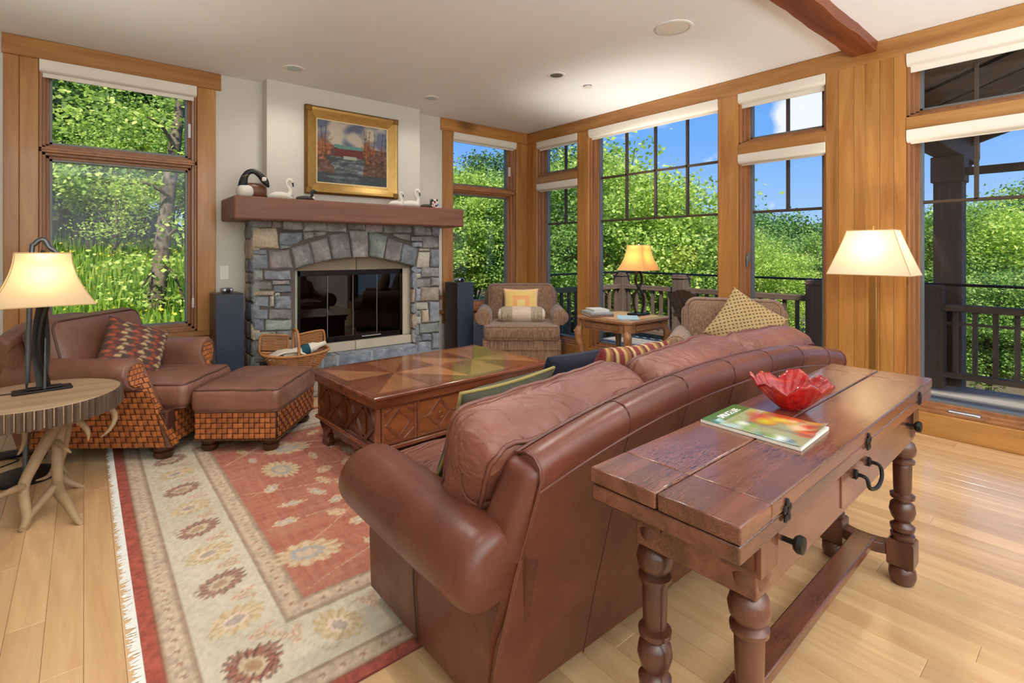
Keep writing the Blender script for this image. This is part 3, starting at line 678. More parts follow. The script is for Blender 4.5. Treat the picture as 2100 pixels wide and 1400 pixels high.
ob('firebox', fb, 'firebox', fp)
for i in range(3):
    ob('log', MB().tube([F(1.75 + .1 * i, 4.98 - .02 * i, .45 + .07 * (i % 2)), F(2.25 + .06 * i, 4.95, .46 + .06 * (i % 2))], .04, 10), 'bark', fp)
w = (ix1 - ix0 - .06) / 4
for i in range(4):
    a = ix0 + .03 + w * i
    ob('glass_leaf', MB().box(*F(a + .002, 4.856, iz0 + .05), *F(a + w - .002, 4.862, iz1 - .05)), 'firebox_glass', ins, smooth=0)
    if i: ob('leaf_edge', MB().box(*F(a - .0025, 4.85, iz0 + .05), *F(a + .0025, 4.866, iz1 - .05)), 'grey_metal', ins)
ob('handle', MB().tube([F(2.1, 4.83, iz0 + .03), F(2.3, 4.83, iz0 + .03)], .006, 8).box(*F(2.11, 4.83, iz0 + .026), *F(2.12, 4.845, iz0 + .034)).box(*F(2.28, 4.83, iz0 + .026), *F(2.29, 4.845, iz0 + .034)), 'silver', ins)
# gas valve key on the wall beside the pier
t = thing('gas_key_bracket', 'small wooden bracket on the wall beside the fireplace pier', 'bracket', (3.10, 5.02, .72))
ob('block', MB().box(-.03, -.02, .0, .03, .026, .035), 'mantel_wood', t, bevel=.003); ob('rod', MB().box(.002, -.004, -.2, .01, .004, .1), 'mantel_wood', t)
# ------------------------------------------------------------------ outside: ground, deck, trees
def ground_z(x, y):
    h = -.3
    if y > 6: h += .17 * (y - 6) * max(0, min(1, (7 - x) / 5)) ; 
    if x > 5: h += -1.9 * min(1, (x - 5) / 6) * (1 if y < 6 else max(.2, 1 - (y - 6) / 40))
    d = math.hypot(x, y)
    if d > 45: h += -.02 * (d - 45)
    return h + .25 * mnoise.noise((x * .25, y * .25, 0))
n = 60
def gfun(u, v):
    x = -25 + 130 * u ** 1.3; y = -30 + 150 * v ** 1.2; return (x, y, ground_z(x, y) - (1.2 if (x < 7.3 and y < 5.9) else 0))
struct(ob('ground', MB().grid(gfun, n, n), 'soil', smooth=180))
def quadmesh(name, V, mat, parent=None):
    V = np.asarray(V, dtype=np.float32); N = len(V); me = bpy.data.meshes.new(name)
    me.vertices.add(N * 4); me.vertices.foreach_set('co', V.reshape(-1)); me.loops.add(N * 4); me.loops.foreach_set('vertex_index', np.arange(N * 4, dtype=np.int32))
    me.polygons.add(N); me.polygons.foreach_set('loop_start', np.arange(0, N * 4, 4, dtype=np.int32)); me.polygons.foreach_set('loop_total', np.full(N, 4, dtype=np.int32))
    me.update(); me.validate(); me.materials.append(M[mat]); o = bpy.data.objects.new(name, me); return link(o, parent)
def leaves(C, size, flat=.5):
    # rhombic leaves at points C
    N = len(C); d = NR.normal(size=(N, 3)); d[:, 2] *= flat; d /= np.linalg.norm(d, axis=1)[:, None]
    u = NR.normal(size=(N, 3)); u[:, 2] += 1.1; s = np.cross(d, u); s /= np.linalg.norm(s, axis=1)[:, None]
    L = size * NR.uniform(.7, 1.3, N)[:, None]; w = L * .34
    return np.stack([C - d * L * .5, C + s * w + d * L * .08, C + d * L * .5, C - s * w + d * L * .08], 1)
def crown(ncl, nl, rx, rz, leaf, spread, seed, drop=.0):
    g = np.random.default_rng(seed); c = g.normal(size=(ncl, 3)); c /= np.linalg.norm(c, axis=1)[:, None]; c *= (g.uniform(.25, 1, ncl) ** .55)[:, None]
    c[:, 0] *= rx; c[:, 1] *= rx; c[:, 2] *= rz
    P = np.repeat(c, nl, 0) + g.normal(size=(ncl * nl, 3)) * np.array([spread, spread, spread * .45])
    return leaves(P, leaf), c
GT = {}
def tree_proto(key, mat, ncl, nl, rx, rz, leaf, spread, seed, base, bole=.12):
    t = thing('tree', 'tree', 'tree'); g, c = crown(ncl, nl, rx, rz, leaf, spread, seed); rr = random.Random(seed)
    g[:, :, 2] += base + rz
    mb = MB(); top = base + rz * 1.3
    mb.tube(smoothpath([(0, 0, -.6), (.05, .03, base * .5), (-.05, .05, base), (.05, 0, top)], 4), interp([bole * 1.25, bole, bole * .75, bole * .2], 13), 8)
    for k in range(9):
        q = c[rr.randrange(len(c))]; z0 = base * rr.uniform(.6, 1.3)
        mb.tube(smoothpath([(0, 0, z0), (q[0] * .45, q[1] * .45, (z0 + q[2] + base + rz) * .5), (q[0], q[1], q[2] + base + rz)], 4), interp([bole * .4, bole * .2, .012], 9), 6)
    ob('trunk', mb, 'bark', t, smooth=60); quadmesh('foliage', g, mat, t); GT[key] = t; return t
tree_proto('maple', 'leaf_maple', 95, 260, 2.1, 2.4, .105, .36, 1, 1.6)
tree_proto('bright', 'leaf_bright', 80, 240, 1.9, 2.2, .1, .34, 2, 1.4, .08)
tree_proto('dark', 'leaf_dark', 90, 260, 2.0, 2.6, .105, .36, 3, 1.8)
tree_proto('sap', 'leaf_bright', 30, 130, 1.5, 1.5, .085, .3, 4, .9, .05)
tree_proto('far', 'leaf_far', 70, 240, 3.2, 2.6, .2, .55, 5, 1.0, .15)
HT = {'maple': 6.3, 'bright': 5.7, 'dark': 6.9, 'sap': 3.8, 'far': 6.0}
used = set()
LAB = {'maple': 'leafy mid green broadleaf tree', 'bright': 'yellow green broadleaf tree with a sunlit crown', 'dark': 'dense dark green broadleaf tree', 'sap': 'slender young tree with sparse bright leaves', 'far': 'distant hazy green tree'}
def tree(key, x, y, s, where, grp, rot=None, z=None, sz=None):
    t = GT[key] if key not in used else copy_tree(GT[key]); used.add(key)
    t.location = (x, y, ground_z(x, y) if z is None else z); t.scale = (s, s, s if sz is None else sz); t.rotation_euler = (0, 0, random.uniform(0, 6.28) if rot is None else rot)
    tag(t, LAB[key] + ' ' + where, 'tree', grp); return t
rt_ = random.Random(5)
HILL = ('growing on the wooded bank behind the house', 'trees on the wooded bank')
for x, y, k, s in ((-2.4, 12.6, 'sap', 1.0), (2.9, 13.2, 'maple', .85), (-.3, 15.4, 'dark', 1.0), (2.4, 16.5, 'dark', 1.2), (-1.9, 15.5, 'maple', 1.1), (.9, 18, 'maple', 1.3), (-.9, 20, 'bright', 1.5), (2.9, 21, 'bright', 1.5), (4.6, 18, 'maple', 1.4), (-2.6, 24, 'maple', 1.8), (.6, 25, 'dark', 1.9), (3.6, 27, 'maple', 2.0), (.5, 13.2, 'sap', .7), (1.6, 14.3, 'bright', .6), (.1, 14.4, 'maple', .62), (-.9, 14.8, 'dark', .7), (1.1, 15.6, 'maple', .8), (2.2, 14.8, 'dark', .6), (.7, 16.6, 'dark', .9)):
    tree(k, x, y, s, *HILL)
SIDE = ('beyond the corner of the deck', 'trees beyond the deck corner')
def tp(px, dep):
    p = atd(px, HY, dep); return p.x, p.y
def treetop(px, pyt, dep, k, *w):
    x, y = tp(px, dep); g = ground_z(x, y); zt = CAM_H + (HY - pyt) * dep / FPX; tree(k, x, y, (zt - g) / HT[k], *w)
for q in ((925, 330, 11.5, 'bright'), (975, 345, 13, 'bright'), (1035, 350, 12.5, 'maple'), (1015, 305, 20, 'dark'), (1085, 330, 16, 'dark'), (1128, 345, 12, 'maple'), (1180, 290, 17, 'dark'), (1232, 300, 13, 'bright'), (1195, 330, 22, 'maple'), (1300, 345, 14, 'bright'), (1270, 385, 20, 'maple'), (1360, 400, 15, 'maple'), (1420, 425, 16, 'bright'), (890, 330, 20, 'maple'), (950, 345, 24, 'maple'), (1345, 430, 24, 'maple'), (1255, 290, 15, 'sap'), (1380, 370, 14, 'sap')):
    treetop(*q, *SIDE)
VIEW = ('on the slope below the deck', 'trees on the slope below the deck')
for q in ((1470, 445, 18, 'bright'), (1550, 470, 19, 'maple'), (1600, 500, 16, 'bright'), (1690, 480, 20, 'maple'), (1770, 470, 16, 'dark'), (1860, 440, 15, 'bright'), (1935, 425, 14, 'maple'), (1985, 415, 15, 'bright'), (2060, 395, 13.5, 'bright'), (2150, 370, 15, 'maple'), (2030, 560, 10.5, 'maple'), (1945, 450, 18, 'bright'), (2110, 545, 10.5, 'dark'), (1480, 480, 22, 'dark'), (1950, 560, 12, 'bright')):
    treetop(*q, *VIEW)
FAR = ('on the far hillside', 'distant trees on the far hillside')
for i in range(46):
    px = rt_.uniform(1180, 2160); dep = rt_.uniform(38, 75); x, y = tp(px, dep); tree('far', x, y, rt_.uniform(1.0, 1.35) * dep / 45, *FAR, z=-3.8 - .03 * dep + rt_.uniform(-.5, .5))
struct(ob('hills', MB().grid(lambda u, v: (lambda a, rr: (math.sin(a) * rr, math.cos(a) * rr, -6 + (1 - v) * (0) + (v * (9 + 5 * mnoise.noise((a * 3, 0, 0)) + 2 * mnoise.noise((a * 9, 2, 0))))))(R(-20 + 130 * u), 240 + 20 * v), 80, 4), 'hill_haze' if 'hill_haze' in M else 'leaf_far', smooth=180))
# the leaning trunk close to the left window
q = [ony(318, 668, 9.0), ony(322, 600, 9.0), ony(332, 520, 9.1), ony(340, 440, 9.2), ony(352, 345, 9.3), ony(368, 230, 9.4), ony(380, 140, 9.5)]
q0 = q[0]; q[0] = Vector((q[0].x - .1, q[0].y, ground_z(q[0].x, q[0].y) - .3))
t = thing('leaning_tree', 'grey-barked leaning tree trunk just outside the window behind the leather armchair', 'tree', (q[0].x, q[0].y, q[0].z)); b = q[0]
mb = MB().tube(smoothpath([p - b for p in q], 4), interp([.13, .115, .105, .098, .09, .07, .045], 25), 12)
ob('trunk', mb, 'bark', t, smooth=60)
mb = MB()
for a, e in (((335, 500), (385, 470)), ((330, 560), (290, 590)), ((345, 400), (250, 380)), ((358, 300), (300, 240)), ((335, 540), (380, 620))):
    A, B = ony(*a, 9.1) - b, ony(*e, 8.8) - b; mb.tube(smoothpath([A, (A + B) / 2 + Vector((0, 0, .1)), B], 4), interp([.035, .02, .008], 9), 6)
ob('branches', mb, 'bark', t, smooth=60)
g = np.concatenate([leaves(NR.normal(size=(190, 3)) * np.array([.26, .3, .11]) + np.array(ony(px, py, 9.0) - b), .075) for px, py in ((385, 470), (285, 600), (240, 375), (300, 240), (380, 620), (180, 200), (365, 180), (120, 240), (375, 545), (110, 350), (270, 540), (395, 330), (220, 250))])
quadmesh('foliage', g, 'leaf_bright', t)
# meadow on the bank
N = 26000; X = NR.uniform(-3, 6, N); Y = 6.2 + 9 * NR.uniform(0, 1, N) ** 1.3; Z = np.array([ground_z(a, c) for a, c in zip(X, Y)])
C = np.stack([X, Y, Z], 1); h = NR.uniform(.12, .42, N); lean = NR.normal(size=(N, 3)) * .12; lean[:, 2] = 1; side = np.stack([NR.normal(size=N), NR.normal(size=N), np.zeros(N)], 1); side /= np.linalg.norm(side, axis=1)[:, None]
w = (.014 + .02 * NR.uniform(0, 1, N))[:, None]
G = np.stack([C - side * w, C + side * w, C + lean * h[:, None] + side * w * .3, C + lean * h[:, None] - side * w * .3], 1)
tag(stuff(quadmesh('meadow_grass', G, 'grass')), 'tall meadow grass covering the bank outside the window', 'grass')
N = 1500; X = NR.uniform(-2.5, 5, N); Y = 6.6 + 8 * NR.uniform(0, 1, N); Z = np.array([ground_z(a, c) for a, c in zip(X, Y)]) + NR.uniform(.25, .5, N)
tag(stuff(quadmesh('wildflowers', leaves(np.stack([X, Y, Z], 1), .05), 'goldenrod')), 'yellow wildflowers scattered through the bank grass', 'flowers')

# deck
dk = thing('deck', 'weathered grey plank deck outside the window wall', 'deck', (5.9, 2, -.18))
x = XO; i = 0
while x < 7.15:
    bx('deck_board', 'deck_wood', dk, x - 5.9, -5.5, -.03, x + .134 - 5.9, 3.6, 0.0, bevel=.003); x += .14
ob('joist_frame', MB().box(XO - 5.9, -5.5, -.25, 1.28, 3.6, -.032), 'rail_wood', dk)
RX, RY, DZ = 7.0, 5.5, -.18
rl = thing('deck_railing', 'brown timber deck railing with square balusters and a dark pipe handrail', 'railing', (RX, RY, DZ)); O = Vector(rl.location)
def L(x, y, z): return (x - O.x, y - O.y, z - O.z)
for y in (5.5, 4.37, 3.42, 2.48, 1.345, -1.6):
    o = ob('railing_post', MB().box(*L(RX - .1, y - .1, DZ), *L(RX + .1, y + .1, .90)).box(*L(RX - .112, y - .112, .84), *L(RX + .112, y + .112, .86)), 'post_wood', rl, bevel=.006)
for y0, y1 in ((1.345, 5.5), (-3.2, 1.345)):
    ob('top_rail', MB().box(*L(RX - .05, y0, .63), *L(RX + .05, y1, .70)), 'rail_wood', rl, bevel=.006)
    ob('bottom_rail', MB().box(*L(RX - .04, y0, -.07), *L(RX + .04, y1, -.01)), 'rail_wood', rl, bevel=.006)
    ob('pipe_rail', MB().tube([L(RX, y0, .905), L(RX, y1, .905)], .015, 8), 'black_metal', rl)
ob('middle_rail', MB().box(*L(RX - .012, -3.2, .49), *L(RX + .012, 1.3, .515)), 'rail_wood', rl)
for d in ((.63, .70, .05), (-.07, -.01, .04)): ob('end_rail', MB().box(*L(XO, RY - d[2], d[0]), *L(RX, RY + d[2], d[1])), 'rail_wood', rl, bevel=.006)
ob('end_pipe_rail', MB().tube([L(XO, RY, .905), L(RX, RY, .905)], .015, 8), 'black_metal', rl)
bal = None
y = RY - .16
sp = [(RX, RY - .155 * k) for k in range(1, 56) if all(abs(RY - .155 * k - q) > .12 for q in (5.5, 4.37, 3.42, 2.48, 1.345, -1.6))] + [(RX - .16 * k, RY) for k in range(1, 14)]
for x, y in sp:
    if bal is None: bal = bx('baluster', 'post_wood', rl, -.02, -.02, 0, .02, .02, .70); bal.location = L(x, y, -.05)
    else: c = bal.copy(); link(c); c.parent = rl; c.location = L(x, y, -.05)
# porch post with bracket and the porch roof over the sliding door
pp = thing('porch_post', 'thick dark timber porch post with a curved bracket and beam end', 'post', (7.25, 1.25, DZ)); O2 = Vector(pp.location)
def L2(x, y, z): return (x - O2.x, y - O2.y, z - O2.z)
ob('shaft', MB().box(*L2(7.13, 1.13, DZ - 1.5), *L2(7.37, 1.37, 2.28)).box(*L2(7.11, 1.11, 2.0), *L2(7.39, 1.39, 2.28)), 'post_wood', pp, bevel=.01)
ob('beam', MB().prism([(4.7 - O2.x, 2.28 - O2.z), (8.1 - O2.x, 2.28 - O2.z), (8.2 - O2.x, 2.36 - O2.z), (8.2 - O2.x, 2.56 - O2.z), (4.7 - O2.x, 2.56 - O2.z)], -.12, .12, 'xz'), 'rail_wood', pp, bevel=.01)
ob('bracket', MB().tube(smoothpath([L2(7.36, 1.25, 1.35), L2(7.55, 1.25, 1.9), L2(8.05, 1.25, 2.29)], 6), .075, 8), 'post_wood', pp)
ob('tie_rail', MB().box(*L2(7.2, -3.2, 2.07), *L2(7.28, 1.2, 2.15)), 'rail_wood', pp)
pr_ = thing('porch_roof', 'dark porch roof with exposed rafters over the sliding door', 'roof', (6.2, -1, 2.6)); O3 = Vector(pr_.location)
def roofz(y): return 2.62 + .38 * (0.97 - y) * .9
ob('roof_deck', MB().add([(-1.5, 2.3, roofz(1.3) - 2.6), (1.75, 2.3, roofz(1.3) - 2.6), (1.75, -3.2, roofz(-4.2) - 2.6), (-1.5, -3.2, roofz(-4.2) - 2.6)] + [(-1.5, 2.3, roofz(1.3) - 2.5), (1.75, 2.3, roofz(1.3) - 2.5), (1.75, -3.2, roofz(-4.2) - 2.5), (-1.5, -3.2, roofz(-4.2) - 2.5)], [(0, 1, 2, 3), (4, 7, 6, 5), (0, 4, 5, 1), (1, 5, 6, 2), (2, 6, 7, 3), (3, 7, 4, 0)]), 'black_metal', pr_, smooth=0)
for i in range(6):
    x = -1.3 + .55 * i; ob('rafter', MB().bar((x, 2.25, roofz(1.25) - 2.66), (x, -3.1, roofz(-4.1) - 2.66), .07, .12), 'rail_wood', pr_)
# deck chairs
def deck_chair(loc, rz, label):
    t = thing('deck_chair', label, 'chair', loc, rz, 'fan-backed deck chairs')
    for s in (-1, 1):
        ob('leg', MB().box(s * .28 - .02, .22, 0, s * .28 + .02, .26, .42), 'deck_brown', t); ob('leg', MB().box(s * .28 - .02, -.26, 0, s * .28 + .02, -.22, .55), 'deck_brown', t)
        ob('armrest', MB().rbox((s * .30, .02, .57), (.09, .56, .03), .012, 3), 'deck_brown', t)
    ob('seat', MB().rbox((0, .02, .40), (.54, .52, .04), .015, 3), 'deck_brown', t)
    for k in range(7):
        a = R(-24 + 8 * k); bl = .62 + .1 * math.cos(a * 3.2)
        p0 = Vector((math.sin(a) * .45, -.24, .38)); p1 = Vector((math.sin(a) * .62, -.48, .38 + bl * .86))
        ob('back_slat', MB().bar(p0, p1, .082, .016, up=(0, 1, .35)), 'deck_brown', t, bevel=.005)
    ob('back_rail', MB().bar((-.3, -.37, .68), (.3, -.37, .68), .03, .05), 'deck_brown', t)
    return t
deck_chair((5.72, 3.1, DZ), R(-110), 'brown fan-backed deck chair behind the end table lamp')
deck_chair((5.75, 1.6, DZ), R(-80), 'brown fan-backed deck chair next to the broad wood panel')
# split rail fence far below
ff = thing('rail_fence', 'pale split rail fence beyond the deck railing', 'fence', (9.6, .6, ground_z(9.6, .6))); O4 = Vector(ff.location)
fpts = [(9.2, 2.4), (10.2, 1.1), (10.6, -.6), (10.8, -2.4)]
for i, (x, y) in enumerate(fpts):
    z = ground_z(x, y); ob('fence_post', MB().box(x - O4.x - .05, y - O4.y - .05, z - O4.z - .3, x - O4.x + .05, y - O4.y + .05, z - O4.z + 1.1), 'fence_grey', ff)
    if i:
        x0, y0 = fpts[i - 1]; z0 = ground_z(x0, y0)
        for hh in (.45, .9): ob('fence_rail', MB().bar((x0 - O4.x, y0 - O4.y, z0 - O4.z + hh), (x - O4.x, y - O4.y, z - O4.z + hh), .05, .1), 'fence_grey', ff)
# ------------------------------------------------------------------ shared furniture builders
def weave_mat():
    m, nt, p, out = newmat('weave_print'); v = coords(nt, (1, 1, 1), rnd=False)
    b = nn(nt, 'ShaderNodeTexBrick'); b.inputs['Scale'].default_value = 16; b.inputs['Mortar Size'].default_value = .045; b.inputs['Brick Width'].default_value = .5; b.inputs['Row Height'].default_value = .5
    b.inputs['Color1'].default_value = S(196, 120, 64); b.inputs['Color2'].default_value = S(170, 96, 48); b.inputs['Mortar'].default_value = S(84, 44, 24)
    mp = nn(nt, 'ShaderNodeCombineXYZ'); se = nn(nt, 'ShaderNodeSeparateXYZ'); nt.links.new(v, se.inputs[0]); nt.links.new(se.outputs['Y'], mp.inputs[0]); nt.links.new(se.outputs['Z'], mp.inputs[1])
    nt.links.new(mp.outputs[0], b.inputs['Vector']); nt.links.new(b.outputs['Color'], p.inputs['Base Color']); p.inputs['Roughness'].default_value = .45
    bump(nt, p, b.outputs['Fac'], -.5, .01)
weave_mat()
def weave(parent, fn, nu, nv, mat='weave_leather', amp=.0065, name='woven_strips'):
    # basket weave of leather strips; fn(u, v) gives point and normal
    mb = MB()
    for i in range(nu):
        for j in range(nv):
            vs = []; hz = (i + j) % 2
            for a in (0, .5, 1):
                for b in (0, .5, 1):
                    g = .065; u = (i + g + a * (1 - 2 * g)) / nu; v = (j + g + b * (1 - 2 * g)) / nv; p, n = fn(u, v)
                    h = math.sin(math.pi * (a if hz else b)); vs.append(Vector(p) + Vector(n) * (amp * (.25 + .75 * h) if True else 0))
            mb.add(vs, [(0, 3, 4, 1), (1, 4, 5, 2), (3, 6, 7, 4), (4, 7, 8, 5)])
    return stuff(ob(name, mb, mat, parent, smooth=60))
def nails(parent, pts, r=.0045, name='nail_trim'):
    mb = MB()
    for p in pts:
        p = Vector(p); mb.add([p + Vector(d) * r for d in ((1, 0, 0), (0, 1, 0), (-1, 0, 0), (0, -1, 0), (0, 0, 1), (0, 0, -1))], [(0, 1, 4), (1, 2, 4), (2, 3, 4), (3, 0, 4), (1, 0, 5), (2, 1, 5), (3, 2, 5), (0, 3, 5)])
    return stuff(ob(name, mb, 'brass_nail', parent, smooth=180))
def along(pts, step):
    pts = [Vector(p) for p in pts]; out = []; acc = 0
    for a, b in zip(pts, pts[1:]):
        L = (b - a).length
        while acc < L: out.append(a.lerp(b, acc / L)); acc += step
        acc -= L
    return out
def bun(parent, x, y, h, r=.05, mat='foot_wood', base=0):
    return ob('foot', MB().lathe([(r * .62, 0), (r * .8, .004), (r, h * .3), (r * .96, h * .52), (r * .78, h * .6), (r * .98, h * .68), (r * 1.05, h * .85), (r * .9, h + .012)], 20, (x, y, base)), mat, parent)
def extr(prof, xs, axis='x', fshift=None, caps=True):
    # extrude a closed (a, z) profile along x; fshift(k, a, z) moves ring k
    mb = MB(); n = len(prof); vs = []
    for k, x in enumerate(xs):
        for a, z in prof:
            p = (x, a, z) if axis == 'x' else (a, x, z)
            if fshift: p = fshift(k, *p)
            vs.append(p)
    fs = [(k * n + i, k * n + (i + 1) % n, (k + 1) * n + (i + 1) % n, (k + 1) * n + i) for k in range(len(xs) - 1) for i in range(n)]
    if caps: fs += [tuple(range(n))[::-1], tuple((len(xs) - 1) * n + i for i in range(n))]
    return mb.add(vs, fs)
def armprof(s, inner, roll, outer, zc, r, zb, ztuck):
    # rolled arm outline in (y, z) for the side s; inner < roll < outer in magnitude
    P = [(s * inner, zb), (s * inner, zc - .01)]
    for k in range(15):
        a = R(172 - 212 * k / 14); P.append((s * (roll + r * math.cos(a)), zc + r * math.sin(a)))
    P += [(s * (roll + r * .42), zc - r * .92), (s * outer, ztuck), (s * outer, (zb + ztuck) / 2), (s * (outer - .012), zb)]
    return P
def boxcushion(parent, c, size, rot=(0, 0, 0), mat='cushion_leather', puff=.03, name='cushion', piping=True, r=.045, wr=.006, seed=1, axis=2, crown=0):
    sx, sy, sz = size
    def fn(w, u):
        e = [(1 - min(1, abs(q)) ** 2.4) for q in u]; k = [0, 0, 0]
        o = [a for a in range(3) if a != axis]
        k[axis] = puff * e[o[0]] * e[o[1]] * (1 if u[axis] > 0 else -1) * min(1, abs(u[axis]) * 1.2)
        for a in o: k[a] = puff * .35 * (1 - abs(u[axis]) ** 2) * (1 if u[a] > 0 else -1) * abs(u[a]) ** 3
        p = Vector(w) + Vector(k)
        nz = mnoise.noise((p.x * 9 + seed * 7, p.y * 9, p.z * 9)) + .5 * mnoise.noise((p.x * 22 + seed * 3, p.y * 9, p.z * 22))
        d = Vector([0, 0, 0]); d[axis] = wr * nz * (1 if u[axis] > 0 else -1) * abs(u[axis])
        return p + d
    m = Matrix.Translation(Vector(c)) @ Euler(rot).to_matrix().to_4x4()
    o = ob(name, MB().rbox((0, 0, 0), size, r, 12, fn).xf(m), mat, parent, smooth=180)
    if piping:
        mb = MB()
        for sg in (-1, 1):
            pts = []; a, b = [q for q in range(3) if q != axis]; H = [q / 2 for q in size]
            ha, hb, rr = H[a] - .26 * r, H[b] - .26 * r, r * .8
            for ca, cb, q0 in ((1, 1, 0), (-1, 1, 90), (-1, -1, 180), (1, -1, 270)):
                for q in range(7):
                    t = R(q0 + 15 * q); p = [0, 0, 0]; p[a] = ca * (ha - rr) + rr * math.cos(t); p[b] = cb * (hb - rr) + rr * math.sin(t); p[axis] = sg * (H[axis] - .26 * r); pts.append(p)
            dense = []
            for i_, p in enumerate(pts):
                q = pts[(i_ + 1) % len(pts)]; L_ = math.dist(p, q); k_ = max(1, int(L_ / .03))
                dense += [[p[c_] + (q[c_] - p[c_]) * z_ / k_ for c_ in range(3)] for z_ in range(k_)]
            pts = [m @ Vector(fn(Vector(p), [p[i_] / H[i_] for i_ in range(3)])) for p in dense]
            mb.tube(pts, .0065, 6, closed=True)
        ob('piping', mb, {'cushion_leather': 'piping_leather', 'chair_leather': 'piping_chair'}.get(mat, mat), o, smooth=180)
    return o
def pillow(name, label, cat, loc, rot, sx, sy, t, colfn, mat='printed_cloth', n=44, piping=None, group=None):
    root = thing(name, label, cat, loc); root.rotation_euler = rot
    if group: root['group'] = group
    us = np.linspace(-1, 1, n); V = []; C = []; Q = []
    for sd in (1, -1):
        for i in range(n):
            for j in range(n):
                u, v = us[i], us[j]; k = (max(0, (1 - u * u)) * max(0, (1 - v * v))) ** .42
                x = sx / 2 * u * (1 - .07 * (1 - v * v)); y = sy / 2 * v * (1 - .07 * (1 - u * u))
                z = sd * t / 2 * k + .008 * mnoise.noise((u * 2.2 + sx * 9, v * 2.2, sd)) * k
                V.append((x, y, z)); C.append((*colfn(u, v, sd)[:3], 1))
    for s_ in range(2):
        for i in range(n - 1):
            for j in range(n - 1):
                a = s_ * n * n + i * n + j; q = (a, a + n, a + n + 1, a + 1); Q.append(q if s_ == 0 else q[::-1])
    colmesh('cover', V, Q, C, mat, root)
    if piping:
        pts = [(sx / 2 * u * (1 - .07 * (1 - v * v)), sy / 2 * v * (1 - .07 * (1 - u * u)), 0) for u, v in [(q, -1) for q in np.linspace(-1, 1, 14)[:-1]] + [(1, q) for q in np.linspace(-1, 1, 14)[:-1]] + [(q, 1) for q in np.linspace(1, -1, 14)[:-1]] + [(-1, q) for q in np.linspace(1, -1, 14)[:-1]]]
        ob('piping', MB().tube(pts, .006, 6, closed=True), piping, root, smooth=180)
    return root

